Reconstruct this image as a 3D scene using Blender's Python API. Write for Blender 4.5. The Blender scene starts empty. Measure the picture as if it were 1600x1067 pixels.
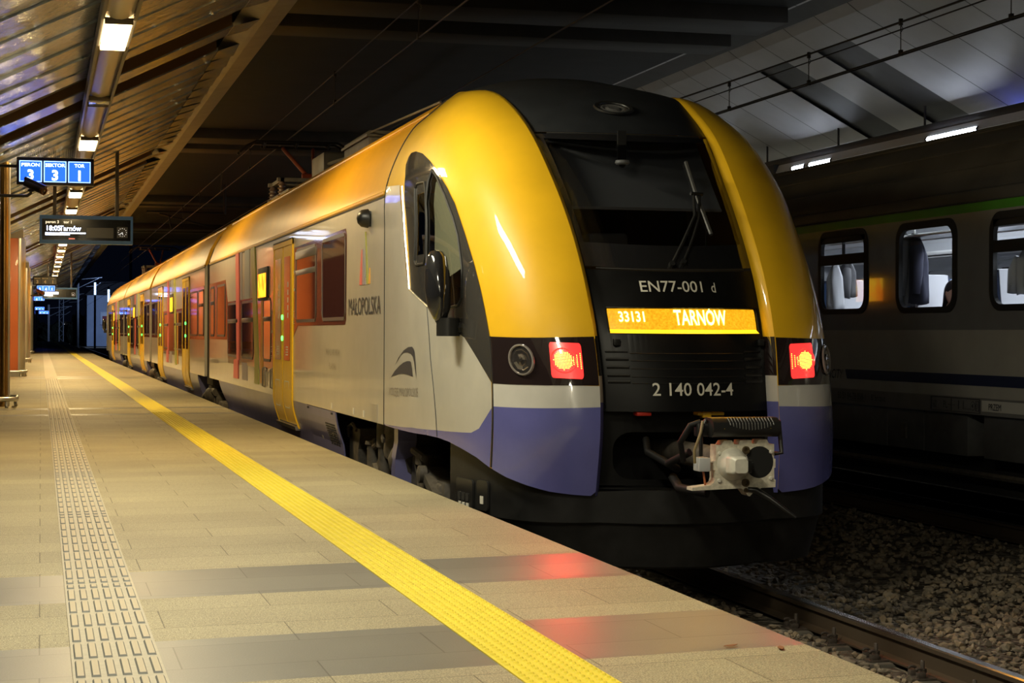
import bpy, bmesh, random
import numpy as np
from math import *
from mathutils import Vector, Matrix
from mathutils.geometry import delaunay_2d_cdt

SC = bpy.context.scene
COL = SC.collection
random.seed(7)

# ------------------------------------------------------------------ camera, world, exposure
# world frame: x to the right across the tracks, y along the track away from us, z up, platform top = 0
F_PX, YAW, ROLL = 2847.0, radians(14.5), 0.0042
cam_d = bpy.data.cameras.new('camera'); cam = bpy.data.objects.new('camera', cam_d); COL.objects.link(cam)
cam_d.sensor_width = 36.0; cam_d.lens = F_PX / 1600 * 36.0
cam_d.shift_y = -11.4 / 1600
cam_d.clip_start = 0.1; cam_d.clip_end = 2000
_R = Vector((cos(YAW), -sin(YAW), 0)); _F = Vector((sin(YAW), cos(YAW), 0)); _U = Vector((0, 0, 1))
_r = (_R + _U * ROLL).normalized(); _u = (_U - _R * ROLL).normalized()
cam.matrix_world = Matrix(((_r.x, _u.x, -_F.x, 0), (_r.y, _u.y, -_F.y, 0), (_r.z, _u.z, -_F.z, 1.12), (0, 0, 0, 1)))
SC.camera = cam
SC.view_settings.view_transform = 'Standard'; SC.view_settings.look = 'None'
SC.view_settings.gamma = 1.0; SC.view_settings.use_curve_mapping = False
SC.view_settings.exposure = 0.0
try:
    SC.cycles.use_denoising = True
    SC.cycles.max_bounces = 8; SC.cycles.sample_clamp_indirect = 4.0
except Exception: pass
world = bpy.data.worlds.new('night_sky'); SC.world = world; world.use_nodes = True
bg = world.node_tree.nodes['Background']; bg.inputs[0].default_value = (0.25, 0.4, 1.0, 1); bg.inputs[1].default_value = 0.0035

def area_light(name, loc, size, power, color, rot=(0, 0, 0), spread=pi, parent=None):
    l = bpy.data.lights.new(name, 'AREA'); l.shape = 'RECTANGLE'; l.size, l.size_y = size
    l.energy = power; l.color = color; l.spread = spread
    o = bpy.data.objects.new(name, l); COL.objects.link(o); o.location = loc; o.rotation_euler = rot
    return o

# platform lamps: those in view are built with their housings further down; the same row goes on over and behind us
WARM = (1.0, 0.72, 0.32); NEUTRAL = (1.0, 0.92, 0.68); COOL = (0.72, 0.83, 1.0)
P_LAMP, P_NEAR, P_FAR_PLATFORM = 155.0, 166.0, 95.0
LAMP_X, LAMP_Z = 0.69, 3.98
def lamp_lights(y, p, col):
    """the diffuser shines down and, from its track-side flank, across to the train"""
    area_light('platform_lamp_light', (LAMP_X, y, LAMP_Z - .03), (.24, 1.6), p, col)
    area_light('platform_lamp_side_light', (LAMP_X + .175, y, LAMP_Z), (.09, 1.6), p * .17, col, rot=(0, radians(-52), 0), spread=radians(130))

# ------------------------------------------------------------------ object helpers
ORI = {}
def tag(o, label=None, cat=None, group=None, kind=None):
    if label: o['label'] = label
    if cat: o['category'] = cat
    if group: o['group'] = group
    if kind: o['kind'] = kind
    return o
def thing(name, loc, label, cat, group=None):
    o = bpy.data.objects.new(name, None); COL.objects.link(o); o.location = loc; o.empty_display_size = 0.2
    ORI[o.name] = Vector(loc)
    return tag(o, label, cat, group)
def link_mesh(name, me, parent=None, ground=True):
    """me is in world coordinates; a part is moved into its parent's frame, a top-level mesh gets its origin at its base"""
    o = bpy.data.objects.new(name, me); COL.objects.link(o)
    n = len(me.vertices)
    co = np.empty(n * 3, 'f'); me.vertices.foreach_get('co', co); co = co.reshape(-1, 3)
    if parent is not None:
        org = ORI[parent.name]; o.parent = parent; ORI[o.name] = org
    else:
        lo, hi = co.min(0), co.max(0); org = Vector(((lo[0] + hi[0]) / 2, (lo[1] + hi[1]) / 2, lo[2])); o.location = org; ORI[o.name] = org
    co = co - np.array(org, 'f'); me.vertices.foreach_set('co', co.ravel()); me.update()
    return o
def pyd(name, verts, faces, mat, parent=None, smooth=None, midx=None):
    me = bpy.data.meshes.new(name); me.from_pydata([tuple(v) for v in verts], [], faces)
    for m in (mat if isinstance(mat, (list, tuple)) else [mat]): me.materials.append(m)
    if midx is not None: me.polygons.foreach_set('material_index', midx)
    if smooth:
        me.polygons.foreach_set('use_smooth', [True] * len(me.polygons))
        if smooth is not True: me.set_sharp_from_angle(angle=radians(smooth))
    me.update()
    return link_mesh(name, me, parent)
class B:
    """collects shapes for one mesh"""
    def __init__(s): s.v = []; s.f = []
    def add(s, v, f):
        k = len(s.v); s.v += [tuple(p) for p in v]; s.f += [tuple(i + k for i in q) for q in f]; return s
    def box(s, a, b, bev=0.0):
        (x0, y0, z0), (x1, y1, z1) = [min(p, q) for p, q in zip(a, b)], [max(p, q) for p, q in zip(a, b)]
        if bev <= 0:
            return s.add([(x0, y0, z0), (x1, y0, z0), (x1, y1, z0), (x0, y1, z0), (x0, y0, z1), (x1, y0, z1), (x1, y1, z1), (x0, y1, z1)],
                         [(3, 2, 1, 0), (4, 5, 6, 7), (0, 1, 5, 4), (1, 2, 6, 5), (2, 3, 7, 6), (3, 0, 4, 7)])
        bm = bmesh.new(); bmesh.ops.create_cube(bm, size=1)
        for v in bm.verts: v.co = Vector(((x0 + x1) / 2 + v.co.x * (x1 - x0), (y0 + y1) / 2 + v.co.y * (y1 - y0), (z0 + z1) / 2 + v.co.z * (z1 - z0)))
        bmesh.ops.bevel(bm, geom=list(bm.edges), offset=min(bev, .45 * min(x1 - x0, y1 - y0, z1 - z0)), segments=2, profile=.5, affect='EDGES')
        return s.bm(bm)
    def bm(s, bm):
        bm.verts.index_update(); s.add([v.co[:] for v in bm.verts], [[v.index for v in f.verts] for f in bm.faces]); bm.free(); return s
    def tube(s, pts, r, seg=8, caps=True, rs=None):
        pts = [Vector(p) for p in pts]; n = len(pts); v = []; f = []
        up = None
        for i, p in enumerate(pts):
            d = (pts[min(i + 1, n - 1)] - pts[max(i - 1, 0)]).normalized()
            if up is None: up = Vector((0, 0, 1)) if abs(d.z) < .9 else Vector((1, 0, 0))
            a = d.cross(up).normalized(); b = a.cross(d); up = b
            rr = rs[i] if rs else r
            for k in range(seg):
                t = 2 * pi * k / seg; v.append(p + a * cos(t) * rr + b * sin(t) * rr)
        for i in range(n - 1):
            for k in range(seg):
                q = (k + 1) % seg; f.append((i * seg + k, i * seg + q, (i + 1) * seg + q, (i + 1) * seg + k))
        if caps: f.append(tuple(range(seg))[::-1]); f.append(tuple((n - 1) * seg + k for k in range(seg)))
        return s.add(v, f)
    def lathe(s, c, axis, prof, seg=20):
        """prof: (distance along axis, radius)"""
        c = Vector(c); d = Vector(axis).normalized(); up = Vector((0, 0, 1)) if abs(d.z) < .9 else Vector((1, 0, 0))
        a = d.cross(up).normalized(); b = a.cross(d); v = []; f = []; n = len(prof)
        for h, r in prof:
            for k in range(seg): t = 2 * pi * k / seg; v.append(c + d * h + (a * cos(t) + b * sin(t)) * max(r, 1e-4))
        for i in range(n - 1):
            for k in range(seg):
                q = (k + 1) % seg; f.append((i * seg + k, i * seg + q, (i + 1) * seg + q, (i + 1) * seg + k))
        f.append(tuple(range(seg))[::-1]); f.append(tuple((n - 1) * seg + k for k in range(seg)))
        return s.add(v, f)
    def prism(s, poly, fn, d0, d1):
        """poly: 2D outline; fn(a, b, d) -> 3D; closed between depths d0 and d1"""
        n = len(poly); v = [fn(a, b, d0) for a, b in poly] + [fn(a, b, d1) for a, b in poly]
        f = [tuple(range(n))[::-1], tuple(range(n, 2 * n))] + [(i, (i + 1) % n, n + (i + 1) % n, n + i) for i in range(n)]
        return s.add(v, f)
    def loft(s, rings, closed=True, caps=True):
        n = len(rings[0]); v = [p for r in rings for p in r]; f = []
        for i in range(len(rings) - 1):
            for k in range(n if closed else n - 1):
                q = (k + 1) % n; f.append((i * n + k, i * n + q, (i + 1) * n + q, (i + 1) * n + k))
        if caps and closed: f.append(tuple(range(n))[::-1]); f.append(tuple((len(rings) - 1) * n + k for k in range(n)))
        return s.add(v, f)
    def build(s, name, mat, parent=None, smooth=30): return pyd(name, s.v, s.f, mat, parent, smooth)
def rrect(a0, a1, b0, b1, r, n=5):
    a0, a1 = min(a0, a1), max(a0, a1); b0, b1 = min(b0, b1), max(b0, b1); r = min(r, (a1 - a0) / 2.01, (b1 - b0) / 2.01); out = []
    for cx, cy, t0 in ((a1 - r, b1 - r, 0), (a0 + r, b1 - r, 90), (a0 + r, b0 + r, 180), (a1 - r, b0 + r, 270)):
        for k in range(n + 1): t = radians(t0 + 90 * k / n); out.append((cx + r * cos(t), cy + r * sin(t)))
    return out
def ring(poly_out, poly_in, fn, d0, d1, b):
    """a frame between two outlines with the same number of points"""
    n = len(poly_out); v = [fn(*p, d1) for p in poly_out] + [fn(*p, d1) for p in poly_in] + [fn(*p, d0) for p in poly_out] + [fn(*p, d0) for p in poly_in]; f = []
    for i in range(n):
        j = (i + 1) % n
        f += [(i, j, n + j, n + i), (2 * n + j, 2 * n + i, 3 * n + i, 3 * n + j), (i, 2 * n + i, 2 * n + j, j), (n + i, n + j, 3 * n + j, 3 * n + i)]
    return b.add(v, f)
def inside(p, poly):
    x, y = p; c = False; n = len(poly)
    for i in range(n):
        (x0, y0), (x1, y1) = poly[i], poly[i - 1]
        if (y0 > y) != (y1 > y) and x < (x1 - x0) * (y - y0) / (y1 - y0) + x0: c = not c
    return c
def densify(poly, h):
    out = []
    for i, p in enumerate(poly):
        q = poly[(i + 1) % len(poly)]; n = max(1, int(ceil(hypot(q[0] - p[0], q[1] - p[1]) / h)))
        out += [(p[0] + (q[0] - p[0]) * k / n, p[1] + (q[1] - p[1]) * k / n) for k in range(n)]
    return out
def cdt(poly, holes=(), h=.025):
    """triangles of a 2D outline with holes: exact outline, an even grid of points inside"""
    loops = [densify(poly, h)] + [densify(q, h) for q in holes]; vs = []; es = []
    for L in loops:
        k = len(vs); vs += L; es += [(k + i, k + (i + 1) % len(L)) for i in range(len(L))]
    xs = [p[0] for p in poly]; ys = [p[1] for p in poly]
    a = min(xs) + h * .37
    while a < max(xs):
        b = min(ys) + h * .41
        while b < max(ys):
            if inside((a, b), poly) and not any(inside((a, b), q) for q in holes): vs.append((a, b))
            b += h
        a += h
    V, _, Fc, _, _, _ = delaunay_2d_cdt([Vector(p) for p in vs], es, [], 0, 1e-5)
    fs = []
    for f in Fc:
        c = (sum(V[i].x for i in f) / 3, sum(V[i].y for i in f) / 3)
        if inside(c, poly) and not any(inside(c, q) for q in holes): fs.append(tuple(f))
    return [(p.x, p.y) for p in V], fs
def text(name, s, mat, fn, parent=None, size=.1, sx=1.0, align='CENTER', bold=0.0, shear=0.0, width=None):
    """lettering as a mesh; fn(x, y) -> world point, x along the line, y up from the base line; size is the height of a capital"""
    cu = bpy.data.curves.new(name, 'FONT'); cu.body = s; cu.size = 1.0; cu.align_x = align; cu.offset = bold; cu.shear = shear; cu.resolution_u = 3
    o = bpy.data.objects.new('tmp', cu); COL.objects.link(o)
    dg = bpy.context.evaluated_depsgraph_get(); me0 = bpy.data.meshes.new_from_object(o.evaluated_get(dg))
    k = size / .73
    if width: xs = [p.co.x for p in me0.vertices]; sx = width / ((max(xs) - min(xs)) * k)
    v = [fn(p.co.x * k * sx, p.co.y * k) for p in me0.vertices]; f = [tuple(p.vertices) for p in me0.polygons]
    bpy.data.objects.remove(o); bpy.data.curves.remove(cu); bpy.data.meshes.remove(me0)
    return pyd(name, v, f, mat, parent)

# ------------------------------------------------------------------ materials
MATS = {}
def principled(name, col, rough=.5, metal=0.0, coat=0.0, spec=.5, emit=None, es=0.0, ior=1.5):
    m = bpy.data.materials.new(name); m.use_nodes = True; n = m.node_tree.nodes; p = n['Principled BSDF']
    p.inputs['Base Color'].default_value = (*col, 1); p.inputs['Roughness'].default_value = rough; p.inputs['Metallic'].default_value = metal
    p.inputs['Coat Weight'].default_value = coat; p.inputs['Coat Roughness'].default_value = .04; p.inputs['Specular IOR Level'].default_value = spec
    p.inputs['IOR'].default_value = ior
    if emit: p.inputs['Emission Color'].default_value = (*emit, 1); p.inputs['Emission Strength'].default_value = es
    MATS[name] = m; return m
def nd(m, t, **kw):
    n = m.node_tree.nodes.new(t)
    for k, v in kw.items(): setattr(n, k, v)
    return n
def lk(m, a, b): m.node_tree.links.new(a, b)
def pr(m): return m.node_tree.nodes['Principled BSDF']
def noise(m, scale, detail=3, vec=None, rough=.55):
    n = nd(m, 'ShaderNodeTexNoise'); n.inputs['Scale'].default_value = scale; n.inputs['Detail'].default_value = detail; n.inputs['Roughness'].default_value = rough
    if vec is not None: lk(m, vec, n.inputs['Vector'])
    return n
def ramp(m, fac, stops):
    r = nd(m, 'ShaderNodeValToRGB'); e = r.color_ramp.elements
    while len(e) < len(stops): e.new(.5)
    for q, (p, c) in zip(e, stops): q.position = p; q.color = (*c, 1) if len(c) == 3 else c
    lk(m, fac, r.inputs[0]); return r.outputs[0]
def coords(m, obj=True):
    n = nd(m, 'ShaderNodeNewGeometry'); return n.outputs['Position']
def math_(m, op, a, b=None, c=None):
    n = nd(m, 'ShaderNodeMath', operation=op)
    for i, x in enumerate((a, b, c)):
        if x is None: continue
        if isinstance(x, (int, float)): n.inputs[i].default_value = x
        else: lk(m, x, n.inputs[i])
    return n.outputs[0]
def mixc(m, fac, a, b, blend='MIX'):
    n = nd(m, 'ShaderNodeMix', data_type='RGBA', blend_type=blend)
    for s, x in ((0, fac), (6, a), (7, b)):
        if isinstance(x, (int, float)): n.inputs[s].default_value = x
        elif isinstance(x, tuple): n.inputs[s].default_value = (*x, 1)
        else: lk(m, x, n.inputs[s])
    return n.outputs[2]
def bump(m, h, strength=.3, dist=.02):
    b = nd(m, 'ShaderNodeBump'); b.inputs['Strength'].default_value = strength; b.inputs['Distance'].default_value = dist
    lk(m, h, b.inputs['Height']); lk(m, b.outputs[0], pr(m).inputs['Normal']); return b
def sepxyz(m, v):
    n = nd(m, 'ShaderNodeSeparateXYZ'); lk(m, v, n.inputs[0]); return n.outputs
def mottle(m, col, amt=.12, scale=6):
    """uneven paint: dust and wear, gentle"""
    n = noise(m, scale, 4, coords(m)); c = ramp(m, n.outputs['Fac'], [(.3, tuple(x * (1 - amt) for x in col)), (.7, tuple(min(1, x * (1 + amt)) for x in col))])
    lk(m, c, pr(m).inputs['Base Color']); return m
def glass(name, tint=(.6, .62, .62), gloss=.06, rough=0.0):
    m = bpy.data.materials.new(name); m.use_nodes = True; n = m.node_tree.nodes; n.clear()
    out = nd(m, 'ShaderNodeOutputMaterial'); tr = nd(m, 'ShaderNodeBsdfTransparent'); gl = nd(m, 'ShaderNodeBsdfGlossy'); mx = nd(m, 'ShaderNodeMixShader'); fr = nd(m, 'ShaderNodeLayerWeight')
    tr.inputs[0].default_value = (*tint, 1); gl.inputs['Roughness'].default_value = rough; fr.inputs[0].default_value = .5
    pw = math_(m, 'POWER', fr.outputs['Facing'], 5.0); lk(m, math_(m, 'MULTIPLY_ADD', pw, 1.0 - gloss, gloss), mx.inputs[0])
    lk(m, tr.outputs[0], mx.inputs[1]); lk(m, gl.outputs[0], mx.inputs[2]); lk(m, mx.outputs[0], out.inputs[0])
    MATS[name] = m; return m
def emitter(name, col, s):
    m = principled(name, tuple(min(1, c) for c in col), .4, emit=col, es=s); return m

yellow = mottle(principled('train_yellow_paint', (.82, .475, .014), .45, coat=.75, spec=.3), (.82, .475, .014), .05, 3)
roofyel = mottle(principled('roof_yellow_warm_lit', (.78, .40, .01), .34, coat=.25), (.78, .40, .01), .07, 2)  # same yellow as the nose, made more orange for the warm lamplight
grey = mottle(principled('train_light_grey_paint', (.46, .44, .385), .3, coat=.6), (.46, .44, .385), .06, 4)
bluep = mottle(principled('train_blue_paint', (.105, .11, .33), .25, coat=.5), (.105, .11, .33), .07, 4)
bluegrey = mottle(principled('train_skirt_blue_grey', (.125, .125, .27), .34, coat=.25), (.125, .125, .27), .12, 3)
whitep = mottle(principled('nose_white_band_paint', (.52, .51, .48), .22, coat=.6), (.52, .51, .48), .05, 5)
darkgloss = principled('dark_glossy_panel', (.045, .042, .038), .08, coat=.6)
maskblk = mottle(principled('nose_black_paint', (.005, .005, .0052), .38, spec=.14), (.005, .005, .0052), .3, 5)
domeblk = mottle(principled('roof_fairing_black', (.016, .018, .021), .42), (.016, .018, .021), .2, 6)
blackp = principled('black_plastic', (.012, .012, .012), .38)
skirtblk = mottle(principled('plough_black', (.010, .010, .010), .5, spec=.3), (.010, .010, .010), .4, 7)
silver_dull = principled('dull_steel', (.4, .39, .37), .45, metal=.8)
rubber = principled('dark_rubber', (.014, .014, .014), .6)
gunk = mottle(principled('bogie_grime', (.06, .052, .042), .65), (.06, .052, .042), .45, 14)
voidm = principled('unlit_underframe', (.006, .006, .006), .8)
alu = principled('brushed_aluminium', (.62, .62, .6), .32, metal=.9)
steel = principled('steel', (.45, .44, .42), .3, metal=.9)
whitecoat = principled('lettering_white', (.62, .60, .52), .5)
letterdark = principled('lettering_dark_grey', (.035, .035, .045), .5)
lettergrey = principled('lettering_grey', (.22, .20, .17), .5)
band = principled('window_band_red_reflection', (.14, .05, .035), .1, coat=.5)  # red-brown put into the colour for the reflection of the orange columns
pane = principled('window_pane_red_reflection', (.085, .032, .024), .03, coat=1.0, spec=.8)  # the columns' red reflection is painted into the panes too
paneg = principled('grey_window_pane', (.035, .034, .03), .03, coat=1.0, spec=.8)
frameg = principled('window_frame_grey', (.09, .085, .085), .3)
doory = mottle(principled('door_yellow_paint', (.78, .50, .01), .42, coat=.12, spec=.3), (.78, .50, .01), .06, 3)
bellows = principled('gangway_bellows_rubber', (.05, .045, .035), .6)

# ------------------------------------------------------------------ the setting: platform, track bed, roofs
SK = 0.122                                    # the paving courses run slightly askew to the track
PEDGE = 2.69; YEND = 230.0
m = principled('platform_paving', (.4, .35, .25), .55); P = coords(m); s = sepxyz(m, P)
yy = math_(m, 'SUBTRACT', s[1], math_(m, 'MULTIPLY', s[0], SK))
cv = nd(m, 'ShaderNodeCombineXYZ'); lk(m, s[0], cv.inputs[0]); lk(m, yy, cv.inputs[1])
br = nd(m, 'ShaderNodeTexBrick'); lk(m, cv.outputs[0], br.inputs['Vector']); br.inputs['Scale'].default_value = 1.0
br.inputs['Brick Width'].default_value = .92; br.inputs['Row Height'].default_value = .435; br.inputs['Mortar Size'].default_value = .003; br.inputs['Mortar Smooth'].default_value = .3
br.inputs['Color1'].default_value = (1, 1, 1, 1); br.inputs['Color2'].default_value = (.86, .86, .86, 1); br.inputs['Mortar'].default_value = (.35, .34, .3, 1); br.offset = .5
def bandmask(a, b): return math_(m, 'MULTIPLY', math_(m, 'GREATER_THAN', yy, a), math_(m, 'LESS_THAN', yy, b))
bm_ = bandmask(5.80, 6.67)
for a, b in ((7.75, 8.64), (25.2, 25.6), (27.2, 27.7), (45.2, 46.0), (47.0, 47.6)): bm_ = math_(m, 'MAXIMUM', bm_, bandmask(a, b))
n1 = noise(m, 170, 2, P); n2 = noise(m, 1.1, 4, P); n3 = noise(m, 45, 3, P)
gran = ramp(m, n1.outputs['Fac'], [(.35, (.17, .145, .085)), (.5, (.35, .31, .195)), (.66, (.53, .485, .34))])
gran = mixc(m, 1.0, gran, ramp(m, n3.outputs['Fac'], [(.3, (.80, .80, .80)), (.7, (1.15, 1.12, 1.05))]), 'MULTIPLY')
slate = ramp(m, n1.outputs['Fac'], [(.3, (.155, .152, .13)), (.7, (.205, .20, .176))])
c = mixc(m, bm_, gran, slate)
c = mixc(m, 1.0, c, br.outputs['Color'], 'MULTIPLY')
c = mixc(m, 1.0, c, ramp(m, n2.outputs['Fac'], [(.3, (.84, .82, .80)), (.7, (1.06, 1.05, 1.03))]), 'MULTIPLY')
lk(m, c, pr(m).inputs['Base Color'])
lk(m, math_(m, 'SUBTRACT', .60, math_(m, 'MULTIPLY', bm_, .20)), pr(m).inputs['Roughness'])
bump(m, math_(m, 'MULTIPLY', n1.outputs['Fac'], math_(m, 'SUBTRACT', 1.0, math_(m, 'MULTIPLY', bm_, .8))), .35, .004)
paving = m
conc = mottle(principled('weathered_concrete', (.16, .15, .13), .8), (.16, .15, .13), .3, 3)
b = B(); b.box((-7, -8, -.95), (PEDGE, YEND, 0)); o = b.build('platform_floor', [paving], smooth=None); tag(o, kind='structure')
edge_m = mottle(principled('platform_edge_stone', (.43, .37, .25), .6), (.43, .37, .25), .18, 60)

# guidance strip with raised bars, and the yellow studded safety line: raised pattern, one mesh each
tile = mottle(principled('guidance_tile', (.40, .36, .27), .55), (.40, .36, .27), .08, 30)
barm = principled('guidance_bar_top', (.44, .37, .25), .55)
X0, X1 = .105, .403
b = B(); b.box((X0, -6, 0), (X1, 228, .006))
NB = [len(b.f)]
y = 1.0
cols = [X0 + (X1 - X0) * (k + .5) / 6 for k in range(6)]
while y < 120:
    short = (int(y / .35) % 9 == 5)
    for x in cols:
        yk = y + SK * (x - X0); L = .29 if not short else .10; w = .0105; t = .005
        if y < 45:
            b.add([(x - w - t, yk, .006), (x + w + t, yk, .006), (x + w + t, yk + L, .006), (x - w - t, yk + L, .006), (x - w, yk + t, .0125), (x + w, yk + t, .0125), (x + w, yk + L - t, .0125), (x - w, yk + L - t, .0125)],
                  [(4, 5, 6, 7), (0, 1, 5, 4), (1, 2, 6, 5), (2, 3, 7, 6), (3, 0, 4, 7)])
        else:
            b.add([(x - w, yk, .0125), (x + w, yk, .0125), (x + w, yk + L, .0125), (x - w, yk + L, .0125)], [(0, 1, 2, 3)])
    y += .35 if not short else .16
mi = [0] * NB[0] + [1 if all(abs(b.v[i][2] - .0125) < 1e-4 for i in f) else 2 for f in b.f[NB[0]:]]
barside = principled('guidance_bar_side', (.24, .245, .23), .6)
o = pyd('guidance_strip', b.v, b.f, [tile, barm, barside], None, None, mi); tag(o, kind='structure')
yl = mottle(principled('yellow_safety_tile', (.74, .60, .04), .5), (.74, .60, .04), .06, 8)
S0, S1 = 1.508, 1.808
V = []; Fq = []
def qa(v, f):
    k = len(V); V.extend(v); Fq.extend([tuple(i + k for i in q) for q in f])
bb = B(); bb.box((S0, -6, 0), (S1, 228, .005)); qa(bb.v, bb.f)
y = 2.0
while y < 60:
    pit = .05
    for k in range(8):
        x = S0 + .3 * (k + .5) / 8; yk = y + (0.025 if k % 2 else 0) + SK * (x - S0); a, c_ = .0125, .0075
        if y < 26:
            n = 6; v = [(x + a * cos(2 * pi * i / n), yk + a * 1.3 * sin(2 * pi * i / n), .005) for i in range(n)] + [(x + c_ * cos(2 * pi * i / n), yk + c_ * 1.3 * sin(2 * pi * i / n), .0105) for i in range(n)]
            qa(v, [(i, (i + 1) % n, n + (i + 1) % n, n + i) for i in range(n)] + [tuple(range(n, 2 * n))])
        else:
            qa([(x - a, yk - .016, .005), (x + a, yk - .016, .005), (x + a, yk + .016, .005), (x - a, yk + .016, .005), (x, yk, .0105)], [(0, 1, 4), (1, 2, 4), (2, 3, 4), (3, 0, 4)])
    y += pit
o = pyd('yellow_safety_line', V, Fq, yl, None, 40); tag(o, kind='structure')

# track bed
m = principled('ballast_bed', (.10, .085, .065), .9); P = coords(m)
vo = nd(m, 'ShaderNodeTexVoronoi'); vo.inputs['Scale'].default_value = 17; lk(m, P, vo.inputs['Vector'])
lk(m, ramp(m, vo.outputs['Color'], [(0, (.05, .042, .033)), (.5, (.12, .10, .075)), (1, (.22, .19, .15))]), pr(m).inputs['Base Color'])
bump(m, math_(m, 'MULTIPLY', vo.outputs['Distance'], -1.0), 1.0, .05)
o = pyd('track_bed_floor', [(PEDGE, -8, -.86), (11.6, -8, -.86), (11.6, 420, -.86), (PEDGE, 420, -.86), (-60, 230, -.87), (90, 230, -.87), (90, 420, -.87), (-60, 420, -.87)], [(0, 1, 2, 3), (4, 5, 6, 7)], m); tag(o, kind='structure')
stonem = principled('ballast_stone', (.2, .17, .13), .85)
oi = nd(stonem, 'ShaderNodeTexNoise'); oi.inputs['Scale'].default_value = 9; lk(stonem, coords(stonem), oi.inputs['Vector'])
lk(stonem, ramp(stonem, oi.outputs['Fac'], [(.25, (.07, .055, .04)), (.5, (.19, .16, .12)), (.62, (.25, .19, .12)), (.8, (.36, .33, .27))]), pr(stonem).inputs['Base Color'])
bmi = bmesh.new(); bmesh.ops.create_icosphere(bmi, subdivisions=1, radius=1); IV = np.array([v.co[:] for v in bmi.verts]); bmi.verts.index_update(); IF = [[v.index for v in f.verts] for f in bmi.faces]; bmi.free()
rng = np.random.default_rng(3); V = []; Fq = []
def stone(x, y, z, r):
    k = len(V); d = IV * (1 + rng.uniform(-.35, .3, (12 if len(IV) == 12 else len(IV), 1))) * rng.uniform(.55, 1.25, 3) * (1, 1, .72) * r; a = rng.uniform(0, 6.3)
    R_ = np.array([[cos(a), -sin(a), 0], [sin(a), cos(a), 0], [0, 0, 1]]); d = d @ R_.T
    V.extend((d + (x, y, z)).tolist()); Fq.extend([[i + k for i in f] for f in IF])
for i in range(10500):
    x = rng.uniform(4.0, 8.8); y = rng.uniform(7.3, 21) if i % 3 else rng.uniform(7.3, 13)
    if 4.82 < x < 5.18 or x > 8.82: continue
    bank = .06 * max(0, 1 - abs(x - 7.2) / 1.5)
    stone(x, y, -.835 + bank + rng.uniform(-.02, .02), rng.uniform(.014, .037))
o = pyd('ballast_stones', V, Fq, stonem, None, None); tag(o, 'loose grey brown ballast stones lying beside the near rail', 'ballast', kind='stuff')

railm = principled('rail_side_rust', (.085, .062, .042), .55, metal=.4); railtop = principled('rail_running_surface', (.45, .43, .42), .22, metal=.95)
def rail(x, label, y0=-4, y1=252):
    pr_ = [(-.07, -.16), (.07, -.16), (.07, -.15), (.012, -.135), (.010, -.045), (.036, -.032), (.036, -.008), (.028, 0), (-.028, 0), (-.036, -.008), (-.036, -.032), (-.010, -.045), (-.012, -.135), (-.07, -.15)]
    b = B(); b.loft([[(x + a, y, -.67 + c_) for a, c_ in pr_] for y in (y0, y1)])
    mi = [1 if i in (6, 7, 8) else 0 for i in range(len(pr_))] + [0, 0]
    o = pyd('rail', b.v, b.f, [railm, railtop], None, None, mi); tag(o, label, 'rail', 'rails of the two tracks'); return o
rail(5.0, 'rusty steel rail with clips beside the ballast, passing under the nose of the yellow train')
rail(3.53, 'rail hidden in the dark gap along the platform edge under the yellow train')
rail(8.98, 'rail under the near side of the dark passenger coach')
rail(10.42, 'rail under the far side of the dark passenger coach')
slm = mottle(principled('sleeper_concrete', (.10, .09, .075), .85), (.10, .09, .075), .3, 8); clipm = mottle(principled('rusty_clip', (.075, .06, .05), .6, metal=.3), (.075, .06, .05), .3, 30)
slp = None
names = ['nearest the camera', 'second from the camera', 'third from the camera', 'fourth from the camera', 'fifth, under the yellow nose']
for i in range(5):
    y = 8.88 + .6 * i; lab = 'concrete sleeper with rail clips below the platform edge, ' + names[i]
    if slp is None:
        slp = thing('sleeper', (4.25, y, -.97), lab, 'sleeper', 'sleepers of the near track')
        b = B(); b.box((2.98, y - .12, -.97), (5.52, y + .12, -.835), .015); b.build('concrete_beam', slm, slp)
        for x in (4.88, 5.12, 3.41, 3.65):
            sg = -1 if x in (4.88, 3.41) else 1; b = B()
            b.box((x - .075, y - .075, -.836), (x + .055, y + .075, -.822), .003)
            b.lathe((x, y, -.822), (0, 0, 1), [(0, .022), (.03, .022), (.03, .013), (.085, .013), (.09, .010)], 8)
            b.lathe((x, y, -.800), (0, 0, 1), [(0, .024), (.022, .024)], 6)
            for q in (-1, 1):
                b.tube([(x + sg * .045 + .03 * cos(t), y + q * .045, -.795 + .026 * sin(t)) for t in np.linspace(-2.2, 2.4, 9)], .009, 6)
                b.box((x - .06, y + q * .05 - .018, -.825), (x - .01, y + q * .05 + .018, -.79), .004)
            b.build('rail_clip', clipm, slp)
    else:
        r = slp.copy(); COL.objects.link(r); r.location.y = y; r['label'] = lab
        for ch in slp.children: k = ch.copy(); COL.objects.link(k); k.parent = r
leafm = principled('brown_fallen_leaf', (.22, .085, .03), .7)
for x, y, a, lab in ((2.40, 6.13, .4, 'small brown fallen leaf on the platform edge, on the seam behind the grey paving band'), (2.56, 6.05, 1.3, 'smallest brown fallen leaf near the edge of the platform, closest to the rail')):
    b = B(); n = 9
    top = [(-.035 + .07 * k / (n - 1), .012 * sin(pi * k / (n - 1))) for k in range(n)]
    out = top + [(p, -q) for p, q in top[-2:0:-1]]
    b.prism([(p * cos(a) - q * sin(a), p * sin(a) + q * cos(a)) for p, q in out], lambda p, q, d: (x + p, y + q, .006 + d + .15 * abs(p) * .3), 0, .002)
    o = b.build('fallen_leaf', leafm); tag(o, lab, 'leaf')

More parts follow.
